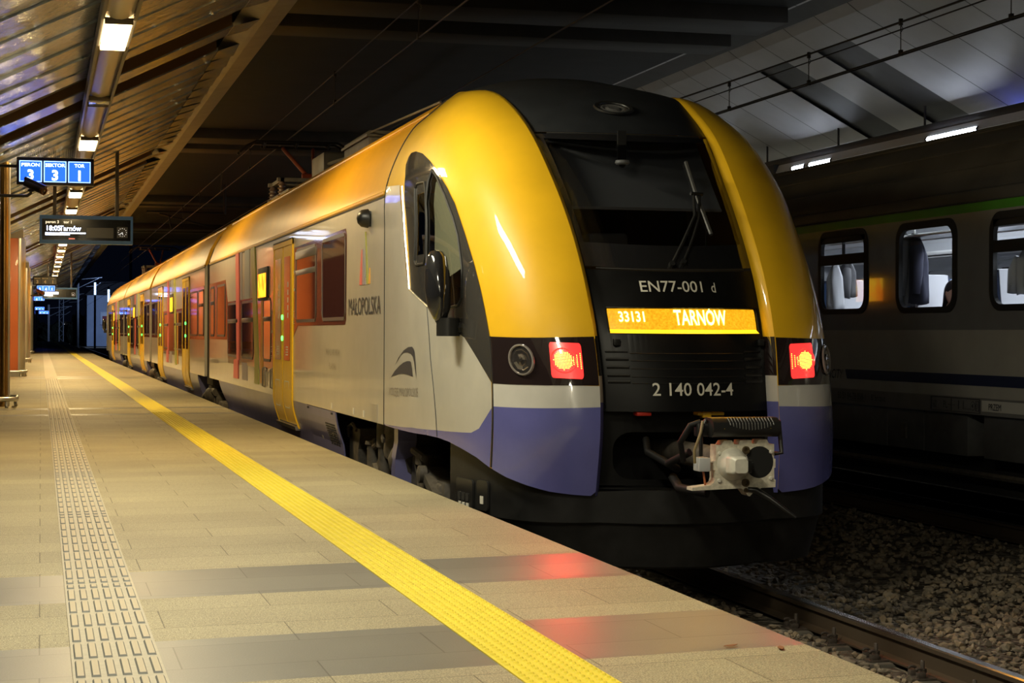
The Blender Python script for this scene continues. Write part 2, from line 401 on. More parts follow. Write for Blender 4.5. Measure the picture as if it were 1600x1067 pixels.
# roof over our platform: glossy metal planks falling towards the columns, dark slots, fold and fascia
m = principled('polished_canopy_metal', (.54, .60, .70), .2, metal=.72); P = coords(m)
n1 = noise(m, 1.6, 3, P); mp = nd(m, 'ShaderNodeMapping'); mp.inputs['Scale'].default_value = (1.2, 9, 1.2); lk(m, P, mp.inputs[0]); n2 = noise(m, 2.2, 4, mp.outputs[0])
lk(m, ramp(m, n2.outputs['Fac'], [(.3, (.07, .07, .07)), (.7, (.22, .22, .22))]), pr(m).inputs['Roughness'])
n4 = noise(m, 7, 2, P); vd = nd(m, 'ShaderNodeTexVoronoi'); vd.inputs['Scale'].default_value = 9; mp2 = nd(m, 'ShaderNodeMapping'); mp2.inputs['Scale'].default_value = (1, 2.2, 1); lk(m, P, mp2.inputs[0]); lk(m, mp2.outputs[0], vd.inputs['Vector'])
bump(m, math_(m, 'ADD', math_(m, 'ADD', n1.outputs['Fac'], math_(m, 'MULTIPLY', n2.outputs['Fac'], .3)), math_(m, 'MULTIPLY', math_(m, 'POWER', math_(m, 'SUBTRACT', 1.0, vd.outputs['Distance']), 6.0), .42)), .6, .07)
canopy_m = m
slotm = principled('bronze_slot_lining', (.10, .055, .02), .45, metal=.3)
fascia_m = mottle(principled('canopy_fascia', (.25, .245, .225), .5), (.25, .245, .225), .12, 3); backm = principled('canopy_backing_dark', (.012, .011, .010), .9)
cz = lambda x: 5.12 - .49 * (2.405 - x)
PER = 17.7; slots = []
for k in range(-2, 9): slots += [(22.55 + PER * k, 23.75 + PER * k), (24.75 + PER * k, 25.9 + PER * k)]
YC1 = 165.0
b = B(); y = -12.0; W_ = 1.13; sl = B()
pts = []
while y < YC1:
    inslot = [q for q in slots if q[0] <= y < q[1]]
    if inslot:
        a, c_ = inslot[0]; sl.box((-1.7, a, 0), (2.38, c_, .02)); 
        for i in range(len(sl.v) - 8, len(sl.v)): x, yy_, z = sl.v[i]; sl.v[i] = (x, yy_, cz(x) + .14 + z)
        for yw in (a, c_): sl.add([(-1.7, yw, cz(-1.7)), (2.38, yw, cz(2.38)), (2.38, yw, cz(2.38) + .16), (-1.7, yw, cz(-1.7) + .16)], [(0, 1, 2, 3)])
        y = c_; continue
    nx = min([q[0] for q in slots if q[0] > y] + [YC1]); y2 = min(y + W_, nx); t = random.uniform(-.016, .016); t2 = random.uniform(-.012, .012); g = .016
    if y2 - y > .02:
        b.add([(-1.7, y + g, cz(-1.7) - t - .02), (2.40, y + g, cz(2.40) - t2 - .02), (2.40, y2 - g, cz(2.40) + t2), (-1.7, y2 - g, cz(-1.7) + t), (-1.7, y + g, cz(-1.7) + .03), (2.40, y + g, cz(2.4) + .03), (2.40, y2 - g, cz(2.4) + .03), (-1.7, y2 - g, cz(-1.7) + .03)],
              [(0, 1, 2, 3), (7, 6, 5, 4), (0, 4, 5, 1), (2, 6, 7, 3), (1, 5, 6, 2), (3, 7, 4, 0)])
        b.add([(2.41, y + g, cz(2.4) - .02), (2.74, y + g, 5.215 + t), (2.74, y2 - g, 5.215 - t), (2.41, y2 - g, cz(2.4))], [(0, 1, 2, 3)])
    y = y2
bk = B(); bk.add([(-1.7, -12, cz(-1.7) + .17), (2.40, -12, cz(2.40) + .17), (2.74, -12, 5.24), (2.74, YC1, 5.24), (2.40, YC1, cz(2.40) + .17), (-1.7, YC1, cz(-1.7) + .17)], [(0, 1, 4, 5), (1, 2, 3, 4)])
o = b.build('canopy_ceiling_left', canopy_m, smooth=None); tag(o, kind='structure')
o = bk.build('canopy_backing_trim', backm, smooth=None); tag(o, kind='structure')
o = sl.build('trim_canopy_slots', slotm, smooth=None); tag(o, kind='structure')
b = B(); b.loft([[(2.74, y, 5.2), (2.80, y, 5.19), (3.06, y, 5.24), (3.06, y, 6.0), (2.40, y, 6.0), (-1.7, y, 3.4), (-1.72, y, 3.16), (-1.7, y, 3.18), (2.40, y, 5.3)] for y in (-12, YC1)]); o = b.build('canopy_fascia_trim', fascia_m, smooth=None); tag(o, kind='structure')
b = B(); b.add([(-1.7, -12, 3.1), (-6.5, -12, 5.3), (-6.5, YC1, 5.3), (-1.7, YC1, 3.1)], [(0, 1, 2, 3)]); o = b.build('canopy_ceiling_back', canopy_m, smooth=None); tag(o, kind='structure')
# dark deck over the tracks with its girders
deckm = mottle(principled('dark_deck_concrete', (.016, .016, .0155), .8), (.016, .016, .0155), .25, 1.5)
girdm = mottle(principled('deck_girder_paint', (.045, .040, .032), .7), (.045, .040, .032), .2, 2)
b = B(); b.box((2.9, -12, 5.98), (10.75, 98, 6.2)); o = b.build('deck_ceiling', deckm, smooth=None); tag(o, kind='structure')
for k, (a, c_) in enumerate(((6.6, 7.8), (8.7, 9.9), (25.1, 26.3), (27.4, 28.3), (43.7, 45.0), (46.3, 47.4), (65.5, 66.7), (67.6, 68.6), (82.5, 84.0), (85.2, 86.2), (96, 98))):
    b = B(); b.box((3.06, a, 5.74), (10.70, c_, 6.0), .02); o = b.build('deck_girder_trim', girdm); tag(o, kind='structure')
# roof over the far platform
rcm = mottle(principled('white_canopy_panel', (.50, .50, .52), .42), (.50, .50, .52), .05, 2); rdm = mottle(principled('dark_canopy_strip', (.085, .085, .09), .5), (.085, .085, .09), .1, 4)
rprof = [(10.70, 5.99), (10.82, 5.96), (10.95, 5.90), (11.2, 5.72), (11.6, 5.505), (15.4, 3.51)]
b = B(); d = B(); y = -5.3 + .35 - 1.15 * 4; g = .012
while y < 130:
    k = round((y - 24.5) / 1.15) % 16; dark = k in (0, 2); y2 = y + 1.15
    for i in range(len(rprof) - 1):
        (xa, za), (xb, zb) = rprof[i], rprof[i + 1]; tgt = d if dark and i == len(rprof) - 2 else b; up = .06 if tgt is d else 0
        tgt.add([(xa, y + g, za + up), (xb, y + g, zb + up), (xb, y2 - g, zb + up), (xa, y2 - g, za + up)], [(0, 1, 2, 3)])
    y = y2
o = b.build('canopy_ceiling_right', rcm, smooth=None); tag(o, kind='structure')
o = d.build('trim_canopy_strips_right', rdm, smooth=None); tag(o, kind='structure')
b = B(); b.loft([[(10.68, y, 6.02), (15.4, y, 3.6), (20, y, 6.0), (20, y, 6.3), (10.68, y, 6.3)] for y in (-10, 130)]); o = b.build('canopy_roof_right', rdm, smooth=None); tag(o, kind='structure')
b = B(); b.box((11.6, -8, -.95), (19, 130, 0)); o = b.build('far_platform_floor', paving, smooth=None); tag(o, kind='structure')

# ------------------------------------------------------------------ lamps of our platform
lamp_glow = emitter('lamp_diffuser_glow', (1.0, .74, .36), 16.0)
lamp_dead = principled('unlit_lamp_mirror', (.35, .36, .42), .12, metal=.9)
housing = principled('lamp_housing_cream', (.50, .45, .35), .35)
trunkm = principled('lamp_trunking_dark', (.16, .14, .12), .4, metal=.5)
t = thing('lamp_trunking', (LAMP_X, 60, LAMP_Z), 'long metal light strip hung under the canopy over the platform', 'light track')
b = B(); b.box((LAMP_X - .165, -10, LAMP_Z + .03), (LAMP_X - .13, 105, LAMP_Z + .19), .004); b.box((LAMP_X + .13, -10, LAMP_Z + .03), (LAMP_X + .165, 105, LAMP_Z + .19), .004); b.build('side_rail', trunkm, t)
b = B(); b.loft([[(LAMP_X + .13 * a, y, LAMP_Z + .03 + .05 * (a * a)) for a in (-1, -.6, -.2, .2, .6, 1)] + [(LAMP_X + .13, y, LAMP_Z + .17), (LAMP_X - .13, y, LAMP_Z + .17)] for y in (-10, 105)]); b.build('cover_panel', housing, t)
for k in range(22):
    y = -9 + 5.2 * k
    for q in (-.1, .1): b = B(); b.tube([(LAMP_X + q, y, LAMP_Z + .18), (LAMP_X + q, y, cz(LAMP_X + q))], .012, 6); b.build('hanger_rod', trunkm, t)

LAMPS = [(18.05, 1), (23.3, 0), (28.6, 1), (33.8, 0), (39.0, 1), (44.4, 1), (49.6, 1), (54.8, 1), (61.3, 1), (66.0, 1), (71.2, 1), (76.4, 1), (81.6, 1), (88, 1), (95, 1)]
ordn = ['first', 'second', 'third', 'fourth', 'fifth', 'sixth', 'seventh', 'eighth', 'ninth', 'tenth', 'eleventh', 'twelfth', 'thirteenth', 'fourteenth', 'fifteenth']
for i, (y, on) in enumerate(LAMPS):
    lab = ('lit' if on else 'unlit') + ' lamp in the light strip under the platform canopy, ' + ('nearest to the camera' if i == 0 else ordn[i] + ' from the camera')
    t = thing('platform_lamp', (LAMP_X, y, LAMP_Z - .02), lab, 'lamp', 'lamps in the light strip over the platform')
    h = .82 if on else .3
    b = B(); b.box((LAMP_X - .122, y - h, LAMP_Z - .005), (LAMP_X + .122, y + h, LAMP_Z + .035), .008); b.build('diffuser', lamp_glow if on else lamp_dead, t)
    b = B()
    for q in (-1, 1): b = B(); b.box((LAMP_X - .13, y + q * (h + .012) - .012, LAMP_Z - .012), (LAMP_X + .13, y + q * (h + .012) + .012, LAMP_Z + .05), .004); b.build('end_cap', trunkm, t)
    if on: lamp_lights(y, P_LAMP, WARM)
for y in (12.8, 7.6, 2.4, -2.8, -8.0): lamp_lights(y, P_NEAR, NEUTRAL)

# lamps of the far platform
tube_glow = emitter('cool_tube_glow', (.80, .88, 1.0), 24.0)
ft = thing('far_lamp_trunking', (13.2, 27, 4.2), 'dark metal light strip hung over the far platform above the coach roof', 'light track')
whitem = principled('white_reflector', (.6, .6, .62), .3); darkm = principled('dark_trunking', (.05, .05, .055), .5)
b = B(); b.box((13.13, -5, 4.24), (13.27, 70, 4.36), .01); b.build('trunking_box', darkm, ft)
b = B(); b.loft([[(13.12, y, 4.24), (13.06, y, 4.10), (13.075, y, 4.095), (13.14, y, 4.22), (13.27, y, 4.22), (13.27, y, 4.24)] for y in (-5, 70)]); b.build('reflector', whitem, ft)
for k in range(-9, 13): y = 25.64 + 3.15 * k; b = B(); b.tube([(13.2, y, 4.35), (13.2, y, 4.67)], .018, 6); b.build('hanger_rod', darkm, ft)
b = B(); b.box((13.02, 31.2, 4.0), (13.24, 31.75, 4.26), .02); b.build('junction_box', darkm, ft)
for y0, y1, lab in ((23.8, 25.32, 'longest white tube light over the far platform, right of the others'), (28.84, 29.72, 'middle white tube light of the three over the far platform'), (29.96, 30.48, 'short white tube light over the far platform, left of the others')) + tuple((y, y + 1.5, 'white tube light over the far platform behind the yellow train, ' + ordn[k] + ' past the short one') for k, y in enumerate((35, 39.5, 44, 48.5, 53, 57.5, 62))):
    t = thing('tube_light', (13.1, (y0 + y1) / 2, 4.08), lab, 'lamp', 'tube lights over the far platform')
    b = B(); b.tube([(13.1, y0, 4.115), (13.1, y1, 4.115)], .042, 12); b.build('tube', tube_glow, t, 60)
    
    for ye, de in ((y0, -1), (y1, 1)): b = B(); b.lathe((13.1, ye, 4.115), (0, de, 0), [(0, .045), (.05, .045)], 12); b.build('end_cap', darkm, t)
for y in (6, 12, 18, 24.5, 30, 36, 44, 54): area_light('far_platform_light', (13.3, y, 4.0), (.2, 1.5), P_FAR_PLATFORM, COOL)

t = thing('added_blue_sign', (13.9, 23.4, 3.85), 'blue lit sign on the far platform, throwing blue light on its ceiling', 'sign')  # added out of sight as a source for the blue patch on the ceiling
b = B(); b.box((13.5, 23.3, 3.85), (14.3, 23.5, 4.02), .01); b.build('sign_housing', darkm, t); b = B(); b.box((13.53, 23.29, 3.87), (14.27, 23.3, 4.0)); b.build('sign_face', emitter('added_sign_blue', (.05, .12, 1.0), 6.0), t, None)
b = B(); b.tube([(13.9, 23.4, 4.0), (13.9, 23.4, 4.31)], .015, 6); b.build('sign_hanger', darkm, t)
area_light('added_blue_uplight', (13.9, 23.4, 4.03), (.7, .15), 4.0, (.06, .12, 1.0), rot=(pi, 0, 0))  # added uplight that makes the blue patch

# ------------------------------------------------------------------ the yellow train: cab surface
XC, YR, YT, XS = 4.25, 15.15, 81.0, 2.81      # centre line, cab joint of the near and of the far end, body side
ROWS = np.array([(-1.44, .35, -.655, 11.66, .04), (-1.44, .62, -.642, 11.60, .45), (-1.44, .93, -.638, 11.63, .778), (-1.44, 1.22, -.650, 11.713, 1.103), (-1.44, 1.49, -.660, 11.854, 1.396),
    (-1.44, 1.73, -.668, 12.015, 1.637), (-1.44, 2.00, -.678, 12.243, 1.904), (-1.435, 2.32, -.699, 12.58, 2.226), (-1.345, 2.60, -.734, 13.077, 2.619), (-1.21, 2.84, -.765, 13.633, 2.90), (-1.06, 2.98, -.815, 14.12, 3.06), (-.91, 3.11, -.885, 14.75, 3.13)])
CT = np.array([(11.60, .04), (11.55, .45), (11.57, .778), (11.655, 1.10), (11.79, 1.40), (11.94, 1.645), (12.15, 1.915), (12.46, 2.25), (12.93, 2.64), (13.48, 2.935), (14.05, 3.12), (14.8, 3.28)])
def crom(A, t):
    n = len(A) - 1; x = t * n; i = int(min(max(floor(x), 0), n - 1)); w = x - i
    g = lambda k: A[k] if 0 <= k <= n else (2 * A[0] - A[1] if k < 0 else 2 * A[n] - A[n - 1])
    p0, p1, p2, p3 = g(i - 1), g(i), g(i + 1), g(i + 2)
    return .5 * ((2 * p1) + (p2 - p0) * w + (2 * p0 - 5 * p1 + 4 * p2 - p3) * w * w + (3 * p1 - p0 - 3 * p2 + p3) * w ** 3)
def S0_(s, t):
    """cab side surface of the left half: s runs from the cab joint (0) to the edge of the black front (1), t from the hem (0) up to the roof (1)"""
    Bu, Bz, Cu, Cy, Cz = crom(ROWS, t); al, be, fw = .8 - .2 * t, .92 - .12 * t, .03 * t
    Ly, Lu = YR - Cy, Cu - Bu; P0 = np.array([Bu, YR, Bz]); P3 = np.array([Cu, Cy, Cz])
    P1 = P0 + np.array([0, -al * Ly, (Cz - Bz) * al * .7]); P2 = P3 + np.array([-be * Lu, fw * Ly, -(Cz - Bz) * .15]); q = 1 - s
    return q ** 3 * P0 + 3 * q * q * s * P1 + 3 * q * s * s * P2 + s ** 3 * P3
def Sn(s, t, off=0.0):
    p = S0_(s, t)
    if off:
        a = S0_(min(s + .004, 1.0), t) - S0_(min(s + .004, 1.0) - .008, t); b_ = S0_(s, min(t + .004, 1.0)) - S0_(s, min(t + .004, 1.0) - .008)
        n = np.cross(a, b_); n /= np.linalg.norm(n) + 1e-9
        if n[0] > 0 and abs(n[0]) > .25 or (abs(n[0]) <= .25 and n[1] > 0): n = -n
        p = p + n * off
    return p
def M0_(v, t, off=0.0):
    """black front surface: v from -1 (left) to 1 (right)"""
    c = crom(CT, t); e = crom(ROWS, t); eu = e[2] + .045; ey = e[3] + .10 * min(1, max(0, (1 - t) / .35)); k = abs(v) ** 2.2
    p = np.array([-eu * v, c[0] + (ey - c[0]) * k, c[1] + (e[4] - c[1]) * k])
    if off:
        a = M0_(v + .004, t) - M0_(v - .004, t); b_ = M0_(v, min(t + .004, 1)) - M0_(v, min(t + .004, 1) - .008); n = np.cross(a, b_); n /= np.linalg.norm(n) + 1e-9
        if n[1] > 0: n = -n
        p = p + n * off
    return p
def W(p, side=-1, tail=False):
    u = p[0] if side < 0 else -p[0]
    return (XC + u, YR + YT - p[1] if tail else p[1], p[2])
def patch(name, poly, mat, parent, off=.004, side=-1, tail=False, holes=(), h=.03, thick=0.0):
    V, Fc = cdt(poly, holes, h); v = [W(Sn(s, t, off), side, tail) for s, t in V]
    if (side < 0) == tail: Fc = [f[::-1] for f in Fc]
    return pyd(name, v, Fc, mat, parent, 40)
def mpatch(name, poly, mat, parent, off=0.0, h=.05, holes=(), tail=False):
    V, Fc = cdt(poly, holes, h); return pyd(name, [W(M0_(a, c_, off), -1, tail) for a, c_ in V], Fc, mat, parent, 40)
GREY_L = [(0.0, 0.649), (0.056, 0.646), (0.122, 0.643), (0.136, 0.582), (0.138, 0.517), (0.142, 0.427), (0.151, 0.364), (0.212, 0.339), (0.27, 0.317), (0.287, 0.306), (0.304, 0.284), (0.339, 0.267), (0.413, 0.267), (0.457, 0.256), (0.515, 0.217), (0.579, 0.172), (0.579, 0.146), (0.578, 0.123), (0.548, 0.102), (0.516, 0.08), (0.477, 0.069), (0.387, 0.061), (0.293, 0.052), (0.154, 0.033), (0.0, 0.003)]
HEM = [(0.0, 0.0), (0.23, 0.032), (0.299, 0.038), (0.363, 0.039), (0.44, 0.035), (0.51, 0.029), (0.576, 0.019), (0.654, 0.011), (0.751, 0.005), (0.839, 0.001), (0.919, 0.0), (0.985, 0.0), (1.0, .006)]
DARK_L = [(0.164, 0.636), (0.159, 0.663), (0.143, 0.692), (0.15, 0.712), (0.168, .721), (0.214, 0.72), (0.288, 0.707), (0.357, 0.685), (0.413, 0.662), (0.471, 0.622), (0.5, 0.588), (0.525, 0.517), (0.548, 0.439), (0.566, 0.357), (0.577, 0.3), (0.584, 0.262), (0.583, 0.219), (0.581, 0.172), (0.515, 0.217), (0.457, 0.256), (0.413, 0.267), (0.339, 0.267), (0.304, 0.284), (0.287, 0.306), (0.27, 0.317), (0.212, 0.339), (0.168, 0.364), (0.167, 0.514)]
WIN_L = [(0.379, 0.663), (0.414, 0.645), (0.452, 0.605), (0.477, 0.554), (0.488, 0.51), (0.485, 0.424), (0.463, 0.345), (0.441, 0.327), (0.358, 0.316), (0.288, 0.32), (0.272, 0.334), (0.284, 0.461), (0.322, 0.592), (0.352, 0.64)]
MINI_L = [(0.252, 0.628), (0.267, 0.637), (0.325, 0.638), (0.328, 0.616), (0.277, 0.461), (0.262, 0.44), (0.212, 0.437), (0.204, 0.449)]
MINIIN_L = [(0.266, 0.612), (0.316, 0.616), (0.268, 0.467), (0.222, 0.464)]
CREST = [(1.0, .02 + .98 * k / 24) for k in range(25)]
SHELL = HEM + CREST + [(0.0, 1.0)]
BLUE_L = [(0.0, 0.003), (0.154, 0.033), (0.293, 0.052), (0.387, 0.061), (0.477, 0.069), (0.516, 0.08), (0.548, 0.102), (0.578, 0.123)] + HEM[6::-1]
def white(v): return .126 + (.141 - .126) * (v - .584) / .416
HLT = [(.587, .263), (.70, .2645), (.806, .267), (.90, .27), (.998, .273)]; HLB = [(.998, .182), (.90, .180), (.753, .176), (.66, .173), (.587, .171)]
def curve_grid(f, us, vs): return [[f(u, v) for v in vs] for u in us]

led_red = emitter('tail_lamp_led', (1.0, .16, .015), 26.0); red_lit = principled('tail_lamp_red_lens', (.5, .01, .008), .25, coat=.5, emit=(1.0, .035, .03), es=1.5)
clear_rim = principled('clear_lens', (.30, .27, .25), .05, metal=.3, coat=1.0); reflector_m = principled('headlamp_reflector', (.5, .45, .42), .12, metal=.95)
clusterm = principled('headlamp_panel_smoked', (.02, .013, .013), .05, coat=1.0)
sideglass = glass('cab_side_glass', (.55, .56, .50), .14); quarterglass = glass('quarter_window_glass', (.3, .3, .3), .42); frontglass = glass('windscreen_glass', (.42, .43, .45), .05)
cabin_m = principled('cab_interior_grey', (.10, .10, .10), .7); cabin_dark = principled('cab_interior_dark', (.05, .05, .052), .7); cabin_ceiling = principled('cab_ceiling_grey', (.20, .205, .215), .7); palesheetm = principled('pale_light_sheet_colour', (.50, .50, .42), .7)

mirm = principled('mirror_black_gloss', (.015, .015, .017), .12, coat=.7)
def build_cab(car, tail=False):
    kw = dict(tail=tail)
    for side in ((-1, 1) if not tail else (-1, 1)):
        patch('cab_shell', SHELL, yellow, car, 0.0, side, holes=[WIN_L, MINIIN_L], h=.022 if not tail else .05, **kw)
        o = patch('side_panel', GREY_L, grey, car, .004, side, h=.03, **kw); o['label'] = 'light grey cab side panel'
        o = patch('lower_panel', BLUE_L, bluep, car, .004, side, **kw); o['label'] = 'blue lower cab panel'
        if not (tail and side > 0):
            sur = patch('window_surround', DARK_L, darkgloss, car, .005, side, holes=[WIN_L, MINIIN_L], h=.022, **kw); sur['label'] = 'dark glossy surround of the cab side windows'
            patch('side_window', WIN_L, sideglass, sur, .001, side, **kw)
            patch('rear_quarter_window', MINIIN_L, quarterglass, sur, .001, side, h=.02, **kw)
            patch('pale_light_sheet', [p for p in WIN_L if p[1] > .40] + [(.29, .40), (.44, .40)][::1], palesheetm, car, -.06, side, **kw) if False else patch('pale_light_sheet', [(.388, .655), (.41, .642), (.448, .603), (.473, .554), (.484, .51), (.482, .44), (.36, .40), (.29, .36), (.276, .37), (.288, .461), (.326, .592), (.356, .64)], palesheetm, car, -.05, side, **kw)  # added pale sheet, stands in for the brightness in the side window
            # raised rims of the two windows
            for nm, L_, w in (('window_rim', WIN_L, .0), ('quarter_window_rim', MINI_L, .0)):
                b = B(); D = densify(L_, .02); b.tube([W(Sn(s, t, .008), side, tail) for s, t in D + D[:1]], .010, 5, False); b.build(nm, rubber, sur)
            b = B(); D = densify(DARK_L, .02); b.tube([W(Sn(s, t, .006), side, tail) for s, t in [(0.147, .638), (.152, .514), (.158, .43), (.161, .364)]], .012, 6)
            b.tube([W(Sn(s, t, .006), side, tail) for s, t in densify([(.161, .364), (.212, .341), (.268, .319)], .02)[:8]], .006, 6); b.build('trim_strip', alu, car)['label'] = 'pale metal strip along the cab window surround'
        # return edge of the arch and the black seam lines
        ts = [.0 + k / 40 for k in range(41)]; b = B(); v = []; f = []
        for k, t in enumerate(ts):
            c = crom(ROWS, t); p = np.array([c[2], c[3], c[4]]); q = np.array([c[2] + .045, c[3] + .10 * min(1, max(0, (1 - t) / .35)), c[4]])
            pm = (p + q) / 2 + np.array([.010, -.018, 0]); v += [W(p, side, tail), W(pm, side, tail), W(q, side, tail)]
            if k: f += [(3 * k - 3, 3 * k - 2, 3 * k + 1, 3 * k), (3 * k - 2, 3 * k - 1, 3 * k + 2, 3 * k + 1)]
        ym = [0 if (i // 2) / 40 > .27 else (2 if (i // 2) / 40 > .18 else (1 if (i // 2) / 40 > .137 else 3)) for i in range(len(f))]
        pyd('arch_inner_edge', v, f, [yellow, whitep, clusterm, bluep], car, 60, ym)
        b = B()
        for line in ([(.0, .0), (.0, .2), (.0, .45), (.0, .65), (.0, .8), (.0, .9), (.0, 1.0)], [(.259, .32), (.266, .2), (.297, .04)], [(.5825, .020), (.582, .073), (.584, .126), (.586, .172), (.586, .263)]):
            D = []
            for i in range(len(line) - 1): D += [(line[i][0] + (line[i + 1][0] - line[i][0]) * k / 8, line[i][1] + (line[i + 1][1] - line[i][1]) * k / 8) for k in range(8)]
            b = B(); b.tube([W(Sn(s, t, .0035), side, tail) for s, t in D + line[-1:]], .006, 5); b.build('panel_seam', rubber, car)
        if tail: continue
        # white and blue bands under the lamps, lamp cluster
        top = [(s, white(s)) for s in (.587, .69, .79, .89, 1.0)]
        o = patch('white_band', [(1.0, .181), (.90, .180), (.753, .176), (.66, .173), (.587, .171)] + top, whitep, car, .004, side, **kw); o['label'] = 'white band under the lamps'
        o = patch('cheek_panel', top + [(1.0, .006), (.985, .0), (.919, 0), (.839, .001), (.751, .005), (.654, .011), (.587, .018)], bluep, car, .004, side, **kw); o['label'] = 'blue nose cheek'
        cl = patch('lamp_cluster', HLT + HLB, clusterm, car, .006, side, **kw); cl['label'] = 'smoked black lamp panel with headlamp and lit red tail lamp'
        def loc(s0, t0):
            c = Sn(s0, t0, .008); e = Sn(s0 + .002, t0, .008) - c; e /= np.linalg.norm(e); g = Sn(s0, t0 + .002, .008) - c; g /= np.linalg.norm(g); n = np.cross(e, g); n = n if n[1] < 0 else -n
            return c, e, g, n
        c, e, g, n = loc(.722, .222); fr = lambda p, side=side: W(p, side, tail)
        def disc(cc, e, g, n, prof, seg=28):
            v = []; f = []
            for h, r in prof:
                for k in range(seg): a = 2 * pi * k / seg; v.append(fr(cc + n * h + (e * cos(a) + g * sin(a)) * r))
            for i in range(len(prof) - 1):
                for k in range(seg): q = (k + 1) % seg; f.append((i * seg + k, i * seg + q, (i + 1) * seg + q, (i + 1) * seg + k))
            return v, f
        v, f = disc(c, e, g, n, [(.0, .112), (.012, .108), (.014, .098), (.004, .094)]); pyd('headlamp_rim', v, f, clear_rim, cl, 40)
        v, f = disc(c, e, g, n, [(.003, .094), (.004, .075), (.008, .07), (.004, .045), (.012, .04), (.016, .022), (.022, .018), (.024, .001)], 9); pyd('headlamp_reflector', v, f, reflector_m, cl)
        red = patch('red_lens', rrect(.836, .950, .1925, .259, .008), red_lit, cl, .010, side, h=.012, **kw)
        c2, e2, g2, n2 = loc(.884, .2255); v = []; f = []
        for i in range(-6, 7):
            for j in range(-6, 7):
                if i * i + j * j > 36: continue
                p = c2 + e2 * i * .0108 + g2 * j * .0108; k = len(v); r = .0037
                v += [fr(p + e2 * r * cos(a) + g2 * r * sin(a) + n2 * .008) for a in np.arange(6) * pi / 3]; f.append(tuple(range(k, k + 6)))
        for i in range(3):
            for j in range(-4 + i, 5 - i):
                p = Sn(.944 - i * .012, .2255 + j * .0034, .014); k = len(v); r = .0032
                v += [fr(p + e2 * r * cos(a) + g2 * r * sin(a)) for a in np.arange(6) * pi / 3]; f.append(tuple(range(k, k + 6)))
        pyd('led_array', v, f, led_red, cl)
        v, f = disc(c2, e2, g2, n2, [(.004, .088), (.012, .086), (.004, .08)]); pyd('lens_ring', v, f, red_lit, cl, 40)
        l = bpy.data.lights.new('tail_lamp_light', 'AREA'); l.shape = 'DISK'; l.size = .14; l.energy = 8; l.color = (1, .04, .02); o = bpy.data.objects.new('tail_lamp_light', l); COL.objects.link(o)
        pw = Vector(fr(c2 + n2 * .03)); nn = Vector((n2[0] if side < 0 else -n2[0], n2[1], n2[2])); o.location = pw; o.rotation_euler = nn.to_track_quat('-Z', 'Y').to_euler()
    # mirror housing on its bracket
    for side in (-1,):
        base = Sn(.405, .275, .0); mk = lambda du, dy, dz: W(base + np.array([du, dy, dz]), side, tail)
        mir = None; b = B(); rings = []
        for z, w, d, o_ in ((.0, .03, .03, .0), (.02, .07, .05, 0), (.10, .12, .085, -.005), (.24, .15, .095, -.01), (.36, .14, .09, -.012), (.46, .11, .075, -.012), (.50, .07, .05, -.012), (.51, .02, .02, -.012)):
            rr = []
            for k in range(12): a = 2 * pi * k / 12; rr.append(mk(-.13 + o_ - d * cos(a) * (1.0), -.06 + .03 * (z / .5) + w * .85 * sin(a) - .10 * (.5 - z), .045 + z))
            rings.append(rr)
        b.loft(rings); mir = b.build('mirror_housing', mirm, car, 60)
        b = B(); b.loft([[mk(-.075 - .085 * cos(a), -.12 + .085 * sin(a) * .9, z) for a in np.linspace(0, 2 * pi, 11)[:-1]] for z in (-.06, -.05, .05, .07)])
        b.loft([[mk(x, -.12 + .05 * cos(a), -.0 + .045 * sin(a)) for a in np.linspace(0, 2 * pi, 9)[:-1]] for x in (-.08, .04)]); b.build('mirror_foot', blackp, mir, 40)
    # black front between the arches
    if tail:
        mpatch('front_mask', [(-1, .13), (1, .13), (1, 1), (-1, 1)], maskblk, car, h=.09, tail=True); return
    tb = lambda v: .425 + .010 * v * v
    top = lambda v: .716 + .012 * v * v
    vs = [-1 + k / 8 for k in range(17)]
    glassp = [(v * .93, .488 + .012 * v * v) for v in vs] + [(v * .93, top(v) - .012) for v in vs[::-1]]
    pnl = mpatch('front_panel', [(v, .132) for v in vs] + [(v, tb(v) - .004) for v in vs[::-1]], maskblk, car, h=.06, holes=[rrect(-.87, .975, .280, .336, .012)]); pnl['label'] = 'black lower front panel'
    mpatch('windscreen_border', [(v, tb(v) + .004) for v in vs] + [(v, top(v)) for v in vs[::-1]], principled('windscreen_black_border', (.010, .010, .011), .1, coat=.6), car, h=.05, holes=[glassp])
    mpatch('windscreen', glassp, frontglass, car, h=.05)
    mpatch('roof_fairing', [(v, top(v) + .004) for v in vs] + [(1, .8), (1, .9), (1, 1)] + [(v, 1.0) for v in vs[::-1]] + [(-1, .9), (-1, .8)], domeblk, car, h=.045)['label'] = 'matt black roof fairing between the yellow arches'
    V = []; Fq = []
    n_ = 17
    for k in range(2):
        for i in range(n_): v = -1 + 2 * i / (n_ - 1); p = M0_(v, 1.0) if k == 0 else np.array([-.91 * -v, 15.5, 3.11 + .22 * (1 - abs(v) ** 2.2)]); V.append(W(p))
    pyd('fairing_tail', V, [(i, i + 1, n_ + i + 1, n_ + i) for i in range(n_ - 1)], domeblk, car, 60)
    b = B(); b.tube([W(M0_(v, tb(v), -.002)) for v in vs[1:-1]], .006, 5); b.build('panel_seam', rubber, car); b = B(); b.tube([W(M0_(v, top(v) + .002, -.002)) for v in vs[1:-1]], .006, 5); b.build('panel_seam', rubber, car)
    # destination display: lit amber box behind its own pane
    amber_bg = principled('display_amber_field', (.10, .05, .01), .3, coat=.5, emit=(1.0, .42, .012), es=1.25)
